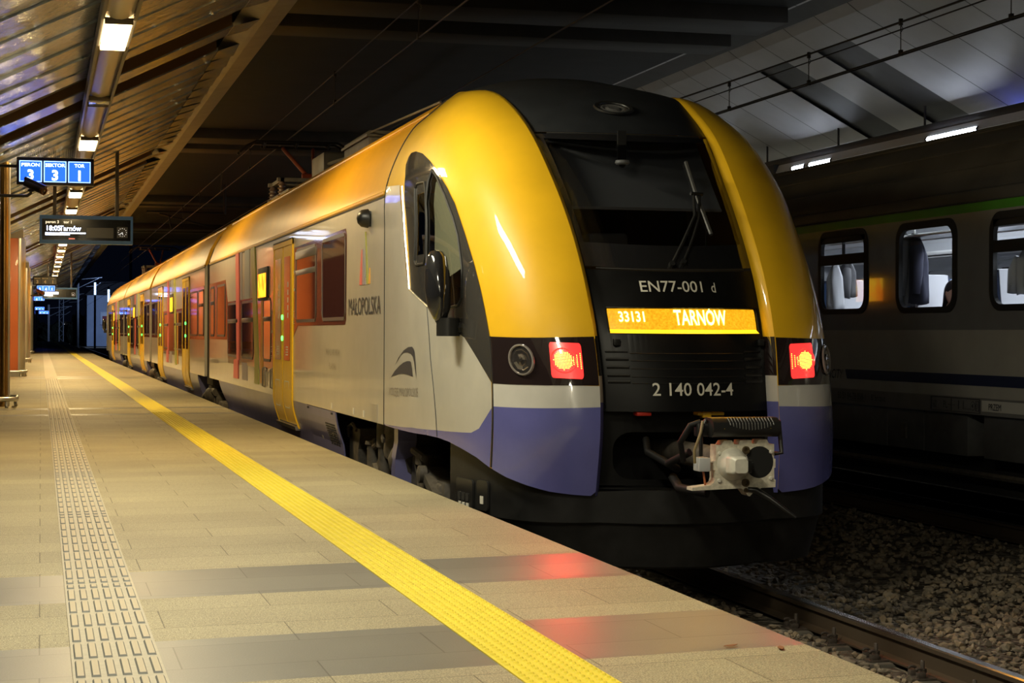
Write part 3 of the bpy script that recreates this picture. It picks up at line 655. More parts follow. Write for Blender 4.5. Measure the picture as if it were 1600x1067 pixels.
    nz = noise(amber_bg, 60, 3, coords(amber_bg)); lk(amber_bg, ramp(amber_bg, nz.outputs['Fac'], [(.3, (.70, .30, .004)), (.7, (1.0, .50, .015))]), pr(amber_bg).inputs['Emission Color'])
    amber_sill = principled('display_sill_amber', (.5, .3, .02), .3, emit=(1.0, .52, .01), es=2.4)
    amber_txt = emitter('display_amber_letters', (1.0, .72, .12), 9.0)
    def rec(v, t, d): return W(M0_(v, t, -d))
    dis = mpatch('destination_display', rrect(-.87, .975, .280, .336, .012), amber_bg, car, -.035, h=.03)
    V = [rec(-.86 + 1.82 * i / 20, .2815, .004) for i in range(21)] + [rec(-.86 + 1.82 * i / 20, .292, .033) for i in range(21)]; pyd('display_sill', V, [(i, i + 1, 22 + i, 21 + i) for i in range(20)], amber_sill, dis, 60)
    b = B(); D = densify(rrect(-.87, .975, .280, .336, .012), .03); b.tube([rec(v, t, .012) for v, t in D + D[:1]], .010, 6, False); b.build('display_frame', maskblk, dis)
    def dtext(s, u0, z0, size, wd, name, al='LEFT', fn_t=None):
        def fn(x, y): v = (u0 + x) / .608; t = fn_t(z0 + y); return W(M0_(v, t, -.030))
        return text(name, s, amber_txt, fn, dis, size, 1.0, al, bold=.016, width=wd)
    tz = lambda z: .163 + (z - .712) * (.337 - .163) / (1.300 - .712)
    dtext('33131', -.455, 1.203, .074, .172, 'route_number', 'LEFT', tz); dtext('TARN\u00d3W', -.072, 1.183, .108, .40, 'destination_lettering', 'LEFT', tz)
    al = area_light('display_light', W(M0_(.06, .31, .02)), (.9, .12), 5.0, (1.0, .42, .03), rot=(radians(90), 0, 0)); al.rotation_euler = Vector((0, -1, -.1)).to_track_quat('-Z', 'Y').to_euler()
    def mt(u0, z0):
        def fn(x, y):
            u = u0 + x; z = z0 + y; t = np.interp(z, [.60, .712, .80, .95, 1.12, 1.31, 1.409, 1.488, 1.60], [.133, .163, .188, .229, .277, .334, .367, .396, .437]); return W(M0_(u / .607, t, .004))
        return fn
    text('fleet_number', 'EN77-001', whitecoat, mt(-.055, 1.412), pnl, .078, .94, bold=.006, width=.435); text('fleet_letter', 'd', whitecoat, mt(.240, 1.412), pnl, .070, .80, bold=.010)
    text('unit_number', '2 140 042-4', whitecoat, mt(.012, .712), pnl, .089, .93, bold=.008, width=.59)
    # louvres and two small hinges of the front flap
    b = B()
    for z in (.245, .231, .216, .201, .189):
        for sg in (-1, 1): b.tube([W(M0_(sg * v, z, .002)) for v in (.70, .78, .86, .93)], .011 if z < .235 else .006, 6)
        b.tube([W(M0_(-.68 + 1.36 * i / 12, z - .003, .000)) for i in range(13)], .003, 5)
    b.build('louvre', blackp, pnl)
    for v, t in ((-.80, .262), (.93, .262)): b = B(); p = M0_(v, t, .015); b.box(tuple(np.array(W(p)) - (.022, .015, .022)), tuple(np.array(W(p)) + (.022, .015, .022)), .004); b.build('flap_hinge', blackp, pnl)
    # top marker lamp, wiper, mirror camera in the windscreen
    c = M0_(-.03, .787, .004); e = M0_(.0, .787, .004) - M0_(-.06, .787, .004); e /= np.linalg.norm(e); g = M0_(-.03, .80, .004) - M0_(-.03, .774, .004); g /= np.linalg.norm(g); n = np.cross(e, g); n = n if n[1] < 0 else -n
    def ell(prof, seg=24):
        v = []; f = []
        for h, r in prof:
            for k in range(seg): a = 2 * pi * k / seg; v.append(W(c + n * h + e * cos(a) * r * 1.1 + g * sin(a) * r * 1.0))
        for i in range(len(prof) - 1):
            for k in range(seg): q = (k + 1) % seg; f.append((i * seg + k, i * seg + q, (i + 1) * seg + q, (i + 1) * seg + k))
        return v, f
    v, f = ell([(.0, .145), (.012, .135), (.008, .112), (-.0, .108)]); ml = pyd('top_lamp_rim', v, f, blackp, car, 40)
    v, f = ell([(-.004, .11), (.002, .08), (-.004, .06), (.006, .04), (.004, .001)], 14); pyd('top_lamp_glass', v, f, principled('top_lamp_lens', (.10, .10, .10), .06, coat=1), ml)
    mp_ = lambda v, t, d: W(M0_(v, t, d)); b = B()
    b.tube([mp_(-.06, .437, .02), mp_(.12, .49, .03), mp_(.36, .555, .03), mp_(.42, .60, .035)], .012, 6); b.tube([mp_(.08, .443, .02), mp_(.25, .50, .03), mp_(.40, .55, .03), mp_(.50, .60, .035)], .010, 6)
    b.tube([mp_(.38, .60, .04), mp_(.53, .60, .04)], .014, 6); b.tube([mp_(-.06, .437, .0), mp_(-.06, .437, .035)], .022, 8); b.tube([mp_(.08, .443, 0), mp_(.08, .443, .035)], .02, 8)
    wp = b.build('wiper_arm', blackp, car); b = B(); b.tube([mp_(.500, .668, .012), mp_(.475, .60, .018), mp_(.50, .56, .018), mp_(.525, .517, .012)], .014, 6); b.build('wiper_blade', principled('wiper_grey', (.06, .06, .06), .4), wp)
    # cab interior behind the glass
    b = B(); b.add([(XC - 1.15, 14.6, .9), (XC + 1.15, 14.6, .9), (XC + 1.0, 14.6, 2.75), (XC - 1.0, 14.6, 2.75)], [(0, 1, 2, 3)]); b.build('cab_back_wall', cabin_m, car, None)
    b = B(); b.add([(XC - .62, 12.66, 2.04), (XC + .62, 12.66, 2.04), (XC + .66, 13.34, 2.62), (XC - .66, 13.34, 2.62)], [(0, 1, 2, 3)]); b.add([(XC - .66, 13.34, 2.62), (XC + .66, 13.34, 2.62), (XC + .9, 14.6, 2.8), (XC - .9, 14.6, 2.8)], [(0, 1, 2, 3)])
    b.box((XC - .62, 12.655, 2.03), (XC + .62, 12.69, 2.05)); b.build('sun_blind', cabin_ceiling, car, None)
    b = B(); b.loft([[(XC - 1.05, 12.55, z), (XC + 1.05, 12.55, z), (XC + 1.1, 13.4, z), (XC - 1.1, 13.4, z)] for z in (.9, 1.62)]); b.box((XC - .45, 12.5, 1.62), (XC - .15, 12.75, 1.85), .03); b.box((XC - .25, 13.7, 1.3), (XC + .25, 13.95, 2.15), .06); b.build('driver_desk', cabin_dark, car)
    b = B(); b.box((XC - .99, 13.2, 1.5), (XC - .93, 14.5, 2.05)); b.box((XC + .55, 12.62, 1.66), (XC + .70, 12.66, 1.70)); b.build('cab_locker', principled('cab_locker_white', (.55, .55, .5), .6), car)
    b = B(); b.lathe((XC - .118, 12.76, 2.40), (0, 0, -1), [(0, .05), (.02, .055), (.03, .045), (.032, .03)], 16); dc = b.build('dome_camera', principled('camera_white', (.7, .7, .68), .4, emit=(1, 1, 1), es=.0), car); b = B(); b.lathe((XC - .118, 12.76, 2.372), (0, 0, -1), [(0, .028), (.018, .022), (.026, .008)], 14); b.box((XC - .15, 12.77, 2.40), (XC - .085, 12.79, 2.62)); b.build('camera_lens', blackp, dc)

def build_nose_bottom(car):
    # black plough skirt wrapped round under the nose
    pts = [np.array(S0_(s, .039 if s < .5 else max(.0, .039 - (s - .5) * .09))) for s in np.linspace(.32, 1.0, 19)]
    pl = [(p[0] * .965, p[1] + .02, p[2] + .03) for p in pts]
    right = [(-x, y, z) for x, y, z in pl[::-1]]
    mid = [(-.42, 11.55, .085), (-.2, 11.48, .085), (0, 11.46, .085), (.2, 11.48, .085), (.42, 11.55, .085)]
    full = pl + mid + right; V = []; Fq = []; n_ = len(full)
    lev = [(0.0, 1.0, 0), (.0, .985, .0), (-.14, .985, 0), (-.16, .972, .03), (-.44, .93, .10), (-.46, .90, .16)]
    for dz, sc, dy in lev:
        for x, y, z in full: zz = min(z, .09) if dz < 0 else z; V.append((XC + x * sc, y + dy, zz if dz == 0 else (dz if dz > -.2 else dz)))
    for i in range(len(lev) - 1):
        for k in range(n_ - 1): Fq.append((i * n_ + k, i * n_ + k + 1, (i + 1) * n_ + k + 1, (i + 1) * n_ + k))
    sk = pyd('plough_skirt', V, Fq, skirtblk, car, 40)
    # shelf on top of the skirt and dark recess behind the coupler
    V = [(XC + x, y, .087) for x, y, z in [(-.66, 11.69, 0), (-.42, 11.56, 0), (-.2, 11.49, 0), (0, 11.47, 0), (.2, 11.49, 0), (.42, 11.56, 0), (.66, 11.69, 0), (.62, 12.3, 0), (-.62, 12.3, 0)]]
    pyd('skirt_shelf', V, [tuple(range(9))], blackp, car)
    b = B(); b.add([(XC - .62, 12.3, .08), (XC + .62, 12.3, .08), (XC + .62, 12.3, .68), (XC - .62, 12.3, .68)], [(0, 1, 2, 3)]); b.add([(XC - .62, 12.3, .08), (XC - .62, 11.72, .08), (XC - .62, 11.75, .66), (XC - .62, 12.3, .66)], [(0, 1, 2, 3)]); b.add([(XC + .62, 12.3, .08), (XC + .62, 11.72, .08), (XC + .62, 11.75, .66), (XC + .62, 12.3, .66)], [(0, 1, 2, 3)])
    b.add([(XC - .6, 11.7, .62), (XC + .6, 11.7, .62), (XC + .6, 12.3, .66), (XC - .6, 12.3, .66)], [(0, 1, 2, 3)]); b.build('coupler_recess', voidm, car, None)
    b = B(); b.prism(rrect(-.60, .60, .10, .63, .05), lambda a, c_, d: (XC + a, 11.74 + d + .05 * abs(a), c_), 0, .012)
    V_, F_ = cdt(rrect(-.63, .64, .10, .64, .05), [rrect(-.50, .52, .14, .46, .12)], .06); pyd('recess_frame', [(XC + a, 11.70 + .11 * (abs(a) / .63) ** 2.2, c_) for a, c_ in V_], F_, maskblk, car)
    # coloured taps just under the front panel
    b = B(); b.box((XC - .38, 11.60, .575), (XC - .28, 11.70, .60), .006); b.build('red_tap', principled('tap_red', (.35, .02, .01), .4), car); b = B(); b.box((XC + .05, 11.60, .575), (XC + .24, 11.70, .598), .006); b.box((XC + .08, 11.58, .56), (XC + .14, 11.66, .60), .006); b.build('yellow_tap', principled('tap_yellow', (.45, .26, .01), .4), car)
    # automatic coupler
    YC = 10.62; cpl = mottle(principled('coupler_cream_paint', (.56, .52, .42), .45), (.56, .52, .42), .22, 40); ux = lambda x: (x - 1164) * .00388; 
    cw = mottle(principled('coupler_cone_white', (.62, .60, .52), .35), (.62, .60, .52), .08, 20)
    out = [(1118, 691), (1127, 691), (1131, 684.5), (1145, 684.0), (1149, 690.5), (1157, 690.5), (1158.5, 684), (1178, 683.5), (1180, 690), (1187, 690), (1190.5, 683.5), (1205, 683), (1209, 690.5), (1217.5, 690.5), (1217.5, 714), (1220, 714.5), (1220, 728.5), (1217.8, 729), (1218, 747.5), (1220.5, 748), (1220, 760), (1196, 761), (1190, 764), (1185, 765), (1176, 774), (1172, 772.5), (1164, 762.5), (1160, 761), (1078, 763.5), (1078, 758.5), (1109, 755), (1115, 751), (1117, 744), (1117, 731.5), (1114.5, 731), (1114.5, 716.5), (1117.5, 716)]
    CX = XC - .015
    cvt = lambda p: (ux(p[0]), .32 + (721.5 - p[1]) * .00388)
    out = [cvt(p) for p in out]; hole = [(ux(1192) + .094 * cos(a), .328 + .100 * sin(a)) for a in np.linspace(0, 2 * pi, 30)[:-1]]
    V_, F_ = cdt(out, [hole], .03); n0 = len(V_); V = [(CX + a, YC, c_) for a, c_ in V_] + [(CX + a, YC + .10, c_) for a, c_ in V_]; Fq = [f for f in F_] + [tuple(i + n0 for i in f[::-1]) for f in F_]
    L = densify(out, .03); k0 = len(V); V += [(CX + a, YC, c_) for a, c_ in L] + [(CX + a, YC + .10, c_) for a, c_ in L]; n_ = len(L); Fq += [(k0 + i, k0 + (i + 1) % n_, k0 + n_ + (i + 1) % n_, k0 + n_ + i) for i in range(n_)]
    cp = pyd('coupler_face', V, Fq, cpl, car); cp['label'] = 'cream face plate of the automatic coupler'
    b = B(); b.lathe((CX + ux(1192), YC + .002, .328), (0, 1, 0), [(0, .100), (.05, .095), (.24, .05), (.25, .01)], 28); fnl = b.build('coupler_funnel', voidm, cp, 60)
    b = B(); b.lathe((CX + ux(1146), YC, .318), (0, -1, 0), [(-.02, .104), (.0, .102), (.05, .088), (.12, .060), (.15, .052)], 28)
    b.loft([[(CX + ux(1150) - .035 + dx, YC - .08 - d, .318 + dz) for dx, dz in rrect(-.055 * q, .055 * q, -.055 * q, .06 * q, .02)] for d, q in ((0, 1.0), (.10, .95), (.125, .75))]); b.build('coupler_cone', cw, cp, 40)
    b = B(); b.box((CX + ux(1154), YC - .17, .275), (CX + ux(1163), YC - .05, .355), .008); b.box((CX + ux(1160), YC - .13, .295), (CX + ux(1170), YC - .09, .335), .004); b.build('coupler_hook', blackp, cp)
    b = B()
    for px, py, r in ((1123.5, 704.5, .013), (1212, 703, .013), (1123, 748, .013), (1211.5, 745.5, .013), (1168, 711.5, .011), (1168, 740, .010)): a, c_ = cvt((px, py)); b.lathe((CX + a, YC, c_), (0, -1, 0), [(0, r), (.008, r), (.012, r * .7)], 10); b.build('coupler_bolt', cw, cp); b = B()
    b = B(); brassm = principled('coupler_brass_grime', (.10, .07, .035), .5, metal=.5)
    for px, py, r in ((1168.5, 699.5, .024), (1168, 752, .025), (1169, 764, .014)): a, c_ = cvt((px, py)); b.lathe((CX + a, YC, c_), (0, -1, 0), [(0, r), (.014, r), (.014, r * .6), (.002, r * .5)], 16); b.build('coupler_socket', brassm, cp); b = B()
    b = B(); b.tube([(CX + ux(1172), YC - .005, .16), (CX + ux(1185), YC - .02, .155), (CX + ux(1200), YC - .10, .11), (CX + ux(1238), YC - .16, -.005)], .02, 10, rs=[.016, .021, .017, .009]); b.build('uncoupling_lever', blackp, cp, 60)
    # electric coupler head above, with ribs and warning triangles
    b = B(); prof = [(0, .0), (-.045, .0), (-.075, .02), (-.085, .05), (-.075, .09), (-.03, .118), (.06, .12), (.10, .10), (.10, .0)]
    x0, x1, zb = CX + ux(1108), CX + ux(1222), .488
    b.loft([[(x0 + (x1 - x0) * k, YC + .02 + a, zb + c_) for a, c_ in prof] for k in (0, .02, .98, 1)]); eh = b.build('electric_coupler_cover', blackp, car, 40)
    b = B()
    for i in range(15): x = x0 + .11 + i * .0205; dz = .03 * (abs(i - 7) / 7) ** 2; b.tube([(x, YC + .02 - .030, zb + .117), (x, YC + .02 - .078, zb + .085), (x, YC + .02 - .085, zb + .045 + dz)], .0035, 5)
    b.build('cover_rib', principled('cover_rib_grey', (.09, .09, .085), .4), eh)
    tri = principled('warning_triangle_yellow', (.55, .40, .03), .5)
    for x in (x0 + .07, x1 - .067):
        w = .027; b = B(); b.add([(x - w, YC + .02 - .062, zb + .012), (x + w, YC + .02 - .062, zb + .012), (x, YC + .02 - .0875, zb + .058)], [(0, 1, 2)]); t_ = b.build('warning_triangle', tri, eh, None)
        b = B(); b.add([(x - .003, YC + .02 - .082, zb + .045), (x + .004, YC + .02 - .082, zb + .045), (x - .001, YC + .02 - .076, zb + .033), (x + .006, YC + .02 - .076, zb + .033), (x - .002, YC + .02 - .067, zb + .016), (x - .004, YC + .02 - .076, zb + .031)], [(0, 1, 3, 2), (2, 3, 4), (5, 2, 4)]); b.build('flash_sign', rubber, eh, None)
    b = B(); b.tube([(x1 - .01, YC + .05, zb + .10), (x1 + .035, YC + .05, zb + .09), (x1 + .045, YC + .05, zb - .02), (x1 + .045, YC + .03, zb - .105), (x1 + .0, YC + .04, zb - .11)], .015, 8); b.build('lifting_arm', blackp, eh); b = B(); b.tube([(x0 - .01, YC + .05, zb + .105), (x0 - .05, YC + .03, zb + .02), (x0 - .045, YC + .04, zb - .12)], .013, 8); b.box((x0 - .07, YC + .03, zb + .0), (x0 + .02, YC + .11, zb + .085), .01); b.build('lifting_arm', blackp, eh)
    b = B(); b.tube([(x0 - .05, YC, zb + .10), (x0 - .07, YC - .02, zb + .03), (x0 - .11, YC - .02, zb - .08), (x0 - .10, YC, zb - .16)], .009, 8); b.build('earthing_cable', principled('cable_ochre', (.22, .17, .08), .5), eh)
    b = B(); b.tube([(XC - .32, 11.6, .42), (XC - .34, 11.5, .34), (XC - .24, 11.2, .25), (x0 - .14, 11.0, .30), (x0 - .05, 10.85, .38)], .026, 8); b.tube([(x0 - .11, 10.8, zb - .16), (x0 - .15, 10.75, zb - .04), (x0 - .10, 10.7, zb + .07), (x0 - .04, 10.68, zb + .09)], .02, 8)
    b.tube([(XC - .2, 11.4, .18), (x0 - .1, 10.9, .15), (x0 + .02, 10.72, .13)], .03, 8); b.build('coupler_hose', principled('hose_dark', (.006, .006, .0065), .6, spec=.2), car, 60)
    b = B(); b.box((x0 - .075, YC - .01, .275), (x0 + .0, YC + .10, .36), .006); jb = b.build('junction_box', principled('junction_box_grey', (.42, .43, .44), .4), car); b = B(); b.tube([(x0 - .035, YC + .03, .275), (x0 - .028, YC + .02, .22), (x0 - .015, YC + .04, .17)], .007, 6); b.build('copper_wire', principled('wire_copper', (.35, .10, .03), .4), jb)
    b = B(); b.lathe((CX, YC + .1, .32), (0, 1, 0), [(0, .13), (.12, .12), (.14, .08), (1.6, .08)], 16); b.build('coupler_shank', gunk, car, 50)
    # two flaps in the side of the skirt, with their labels
    def fp(y, z, d=.0):
        ys = np.array([p[1] for p in pts][::-1]); xs_ = np.array([p[0] * .965 for p in pts][::-1]); u = np.interp(y, ys, xs_); k = .985 if z > -.15 else .985; return (XC + u * k - d, y + .0, z)
    for y0, y1, z0, z1, nm in ((12.88, 12.53, -.14, .088, 'socket_flap'), (12.45, 12.27, -.11, .10, 'hatch_flap')):
        b = B(); b.loft([[fp(a, c_, d) for a, c_ in rrect(y0, y1, z0, z1, .03)] for d in (.0, .014)]); fl = b.build(nm, blackp, car)
        if nm == 'socket_flap':
            b = B()
            for k in range(3): ya = y0 - .05 - k * .085; b.loft([[fp(a, c_, d) for a, c_ in rrect(ya, ya - .06, -.07, -.012, .008)] for d in (.012, .018)])
            b.build('socket_opening', voidm, fl); b = B()
            for k in range(3): ya = y0 - .05 - k * .085; b.loft([[fp(a, c_, d) for a, c_ in rrect(ya - .01, ya - .055, -.13, -.082, .004)] for d in (.012, .017)])
            b.build('socket_label', whitecoat, fl)
        else:
            b = B(); b.loft([[fp(a, c_, d) for a, c_ in rrect(12.385, 12.335, -.065, -.01, .004)] for d in (.012, .017)]); b.build('flap_label', whitecoat, fl)

# ------------------------------------------------------------------ the yellow train: carriages
def sx(z): return XS + (.09 * (min(1.2, (.34 - z) / .34)) ** 1.5 if z < .34 else 0.0)
ROOF = [(-1.44, 2.315), (-1.432, 2.36), (-1.345, 2.60), (-1.21, 2.84), (-1.06, 2.98), (-.91, 3.11), (-.5, 3.26), (0, 3.33)]
ROOF = ROOF + [(-a, c_) for a, c_ in ROOF[-2::-1]]
def sheet(b, y0, y1, z0, z1, off, base=0.0):
    zs = sorted(set([z0, z1] + [z for z in (.02, .1, .18, .26, .34) if z0 < z < z1]))
    b.loft([[(sx(z) + .004, y0, z), (sx(z) - off, y0, z), (sx(z) - off, y1, z), (sx(z) + .004, y1, z)] for z in zs]); return b
def sfn(off): return lambda a, c_, d: (sx(c_) - d, a, c_)
def decal(name, poly, mat, parent, off=.004):
    b = B(); b.prism(poly, lambda a, c_, d: (XS - d, a, c_), -.002, off); return b.build(name, mat, parent, None)
def stext(name, s, mat, parent, y, z, size, sx_=1.0, align='CENTER', off=.006, bold=0.0, rot=False, width=None):
    return text(name, s, mat, (lambda x, q: (XS - off, y - x, z + q)) if not rot else (lambda x, q: (XS - off, y + q, z + x)), parent, size, sx_, align, bold, width=width)
def window(car, y0, y1, z0, z1, mat, hopper=None, r=.09, frame=True, grey_hopper=False):
    b = B(); o_ = rrect(y0, y1, z0, z1, r); i_ = rrect(y0 + .035, y1 - .035, z0 + .035, z1 - .035, r * .8); ring(o_, i_, lambda a, c_, d: (XS - d, a, c_), -.002, .012, b)
    if hopper:
        b.box((XS - .014, y0 + .03, hopper - .03), (XS, y1 - .03, hopper + .03), .004)
        if grey_hopper: b.box((XS - .014, y0 + .05, z1 - .12), (XS, y1 - .05, z1 - .03), .004)
    w = b.build('window', frameg, car); b = B(); b.prism(i_, lambda a, c_, d: (XS - d, a, c_), -.002, .0075); b.build('window_pane', mat, w, None); return w
greenlit = emitter('door_button_green', (.10, 1.0, .12), 4.0); ledface = emitter('side_display_amber', (1.0, .45, .015), 2.0)
nz = noise(ledface, 5, 2, coords(ledface)); lk(ledface, ramp(ledface, nz.outputs['Fac'], [(.42, (1, .55, .02)), (.56, (1, .20, .004))]), pr(ledface).inputs['Emission Color'])
def door(car, y0, y1, right_label=True, letters=True):
    b = B(); sheet(b, y0, y0 + .06, .02, 2.21, .016); sheet(b, y1 - .06, y1, .02, 2.21, .016); sheet(b, y0, y1, 2.15, 2.21, .02); d = b.build('door', doory, car)
    ym = (y0 + y1) / 2 - .01; b = B(); sheet(b, y0 + .05, y1 - .05, .05, 2.16, .001); b.build('door_gap', rubber, d, None)
    for a, c_ in ((y0 + .065, ym - .03), (ym + .03, y1 - .065)):
        b = B(); sheet(b, a, c_, .06, 2.15, .010); lf = b.build('door_leaf', doory, d); g = c_ - a
        b = B(); b.prism(rrect(a + g * .18, c_ - g * .14, .80, 2.02, .03), lambda p, q, dd: (XS - dd, p, q), .0, .014); b.build('door_window', paneg if not letters else pane, d, None)
        if letters:
            b = B(); f_ = rrect(a + g * .30, c_ - g * .22, .24, .56, .01); f2 = rrect(a + g * .30 + .012, c_ - g * .22 - .012, .252, .548, .008); ring(f_, f2, lambda p, q, dd: (sx(q) - dd, p, q), 0, .013, b)
            for k in range(5): b.box((XS - .017, a + g * .38, 1.30 + k * .09), (XS - .013, a + g * .44, 1.36 + k * .09))
            for k in range(4): b.box((XS - .017, a + g * .40, .86 + k * .03), (XS - .013, a + g * .62, .875 + k * .03))
            b.build('door_notice', whitecoat, d)
    b = B(); sheet(b, y0 + .02, y1 - .02, .0, .045, .05); b.build('door_step', steel, d)
    for z in (1.06, 1.31):
        b = B(); b.lathe((XS - .012, ym, z), (-1, 0, 0), [(0, .032), (.012, .030), (.016, .02)], 12); b.build('door_button', greenlit, d)
    b = B(); b.box((XS - .02, y0 + .02, 2.205), (XS, y1 - .02, 2.225)); b.build('door_drip_rail', rubber, d)
    return d
def side_display(car, y0, y1, z0=1.575, z1=1.955, both=False):
    for k in ((1, -1) if both else (1,)):
        X = lambda d: XS - d if k > 0 else 2 * XC - XS + d
        if k < 0: y0, y1 = y0 - 1.05, y1 - 1.05
        b = B(); b.box((X(.022), y0, z0 - .03), (X(0), y1, z1 + .02), .008); f = b.build('side_display', rubber, car); b = B(); b.box((X(.026), y0 + .12, z0 + .01), (X(.02), y1 - .03, z1 - .06)); b.build('display_face', ledface, f, None)
st_red = principled('stripe_coral', (.66, .14, .13), .4, coat=.1); st_vio = principled('stripe_violet_grey', (.27, .25, .30), .4, coat=.1); st_blu = principled('stripe_pale_blue', (.30, .35, .38), .4, coat=.1); st_grn = principled('stripe_olive_green', (.36, .38, .07), .4, coat=.1); st_org = principled('stripe_orange', (.68, .34, .05), .4, coat=.1)
def stripes(car, dy, k=1.0):
    P_ = lambda L: [(27 + (y - 27) * k + dy, z) for y, z in L]
    decal('colour_stripe', P_([(27.25, 2.29), (26.80, 2.29), (26.70, 1.6), (26.72, .73), (26.84, .72), (26.84, .45), (27.48, .45), (27.45, .72), (27.05, .74), (27.15, 1.6)]), st_red, car, .014)['label'] = 'coral red stripe'
    decal('colour_stripe', P_([(26.72, 2.29), (26.45, 2.29), (26.42, 1.6), (26.66, 1.6)]), st_vio, car, .005)['label'] = 'violet grey stripe'
    decal('colour_stripe', P_([(26.05, 2.29), (25.45, 2.29), (25.42, 1.6), (26.05, 1.6)]), st_blu, car, .005)['label'] = 'pale blue stripe'
    decal('colour_stripe', P_([(26.42, .70), (25.70, .70), (25.66, .45), (26.40, .45)]), st_vio, car, .005)['label'] = 'violet grey stripe foot'
    decal('colour_stripe', P_([(25.24, 2.29), (24.77, 2.29), (24.33, .87), (24.26, .44), (24.72, .44), (24.72, .87)]), st_grn, car, .014)['label'] = 'olive green stripe'
    decal('colour_stripe', P_([(23.96, 1.56), (23.80, 1.56), (23.83, .46), (24.06, .46)]), st_org, car, .014)['label'] = 'orange stripe'
def body(car, y0, y1, skirts):
    b = B()
    b.add([(XS, y0, .35), (XS, y1, .35), (XS, y1, 2.315), (XS, y0, 2.315)], [(0, 1, 2, 3)]); x2 = 2 * XC - XS; b.add([(x2, y0, .35), (x2, y1, .35), (x2, y1, 2.315), (x2, y0, 2.315)], [(0, 1, 2, 3)])
    b.add([(XS, y0, .35), (XS, y1, .35), (x2, y1, .35), (x2, y0, .35)], [(0, 1, 2, 3)])
    for y in (y0, y1): b.add([(XS, y, .35), (x2, y, .35), (x2, y, 2.315), (XS, y, 2.315)], [(0, 1, 2, 3)]); 
    b.build('body_side', grey, car, None)
    b = B(); b.loft([[(XC + a, y, c_) for a, c_ in ROOF] for y in (y0, y1)]); b.build('roof', roofyel, car, 40)
    b = B()
    for sg in (-1, 1): b.loft([[(XC + sg * (1.452 - dx), y, 2.300 + dz) for dx, dz in ((0, 0), (.012, -.012), (.03, -.012), (.03, .03), (.014, .03), (0, .018))] for y in (y0, y1)])
    b.build('roof_gutter', roofyel, car, None); b = B(); b.box((XS - .004, y0, 2.272), (XS + .01, y1, 2.287)); b.build('gutter_shadow_gap', rubber, car, None)
    b = B(); b.tube([(XC - 1.055, y0, 2.99), (XC - 1.055, y1, 2.99)], .012, 5); b.build('roof_rib', roofyel, car, None)
    for ya, yb, cut in skirts:
        b = B()
        zs = [-.35, -.2, 0.0, .1, .2, .28, .352]
        b.loft([[(sx(z), ya, z), (sx(z), yb - cut * max(0, (.352 - z)), z), (XC, yb - cut * max(0, (.352 - z)), z), (XC, ya, z)] for z in zs]); b.build('lower_skirt', bluegrey, car, 30)
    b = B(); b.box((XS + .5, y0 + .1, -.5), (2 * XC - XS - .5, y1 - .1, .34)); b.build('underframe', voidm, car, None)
def gangway(car, y0, y1):
    prof = [(-1.40, .22), (-1.40, 2.33)] + [(a * .97, c_ - .02) for a, c_ in ROOF[1:-1]] + [(1.40, 2.33), (1.40, .22)]; rings = []
    n = 10
    for k in range(n + 1): q = 1.0 if k % 2 else .982; rings.append([(XC + a * q, y0 + (y1 - y0) * k / n, c_ if c_ < .5 else 1.2 + (c_ - 1.2) * q) for a, c_ in prof])
    b = B(); b.loft(rings, caps=True); b.build('gangway_bellows', bellows, car, None)
def bogie(car, yc, x=3.12):
    b = B()
    for yw in (yc - 1.35, yc + 1.35):
        b.lathe((x + .30, yw, -.25), (-1, 0, 0), [(0, .42), (.10, .42), (.10, .36), (.07, .34), (.07, .16), (.13, .14), (.16, .0)], 28)
    t = b.build('bogie_wheel', gunk, car, 40)
    b = B(); b.box((x - .05, yc - 2.0, -.22), (x + .12, yc + 2.0, -.04), .03); b.box((x - .08, yc - .5, -.30), (x + .14, yc + .5, .10), .04)
    for yw in (yc - 1.35, yc + 1.35): b.box((x - .10, yw - .22, -.38), (x + .10, yw + .22, -.02), .05); b.lathe((x - .09, yw, -.2), (-1, 0, 0), [(0, .13), (.05, .12), (.06, .04)], 16)
    b.build('bogie_frame', gunk, car, 40); b = B(); b.lathe((x + .05, yc, -.1), (0, 0, 1), [(0, .22), (.05, .27), (.15, .29), (.24, .25), (.27, .18), (.42, .18)], 22); b.build('air_spring', gunk, car, 50)

lead = thing('lead_carriage', (XC, 22.0, -.67), 'front carriage of the yellow and grey train, with the rounded black and yellow nose', 'train carriage', 'carriages of the yellow electric train')
build_cab(lead); build_nose_bottom(lead)
body(lead, 15.17, 31.65, [(19.78, 29.92, 1.5)])
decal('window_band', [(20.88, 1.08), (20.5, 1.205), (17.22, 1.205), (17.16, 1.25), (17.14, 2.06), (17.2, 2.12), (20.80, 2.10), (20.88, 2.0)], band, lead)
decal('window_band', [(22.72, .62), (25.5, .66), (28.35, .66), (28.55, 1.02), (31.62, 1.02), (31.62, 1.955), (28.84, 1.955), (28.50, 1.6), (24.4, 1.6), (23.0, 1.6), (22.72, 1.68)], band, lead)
window(lead, 20.62, 19.12, 1.24, 2.07, pane, 1.80, grey_hopper=True); window(lead, 18.64, 17.20, 1.245, 2.085, pane)
window(lead, 23.75, 23.00, .755, 1.57, pane, 1.30); window(lead, 26.36, 24.96, .755, 1.575, pane, 1.30); window(lead, 28.38, 26.96, .76, 1.58, paneg, 1.30); window(lead, 30.18, 28.90, 1.06, 1.90, paneg); window(lead, 31.36, 30.75, 1.06, 1.90, paneg, 1.62)
door(lead, 20.91, 22.66); side_display(lead, 23.26, 24.27, both=True); stripes(lead, 0)
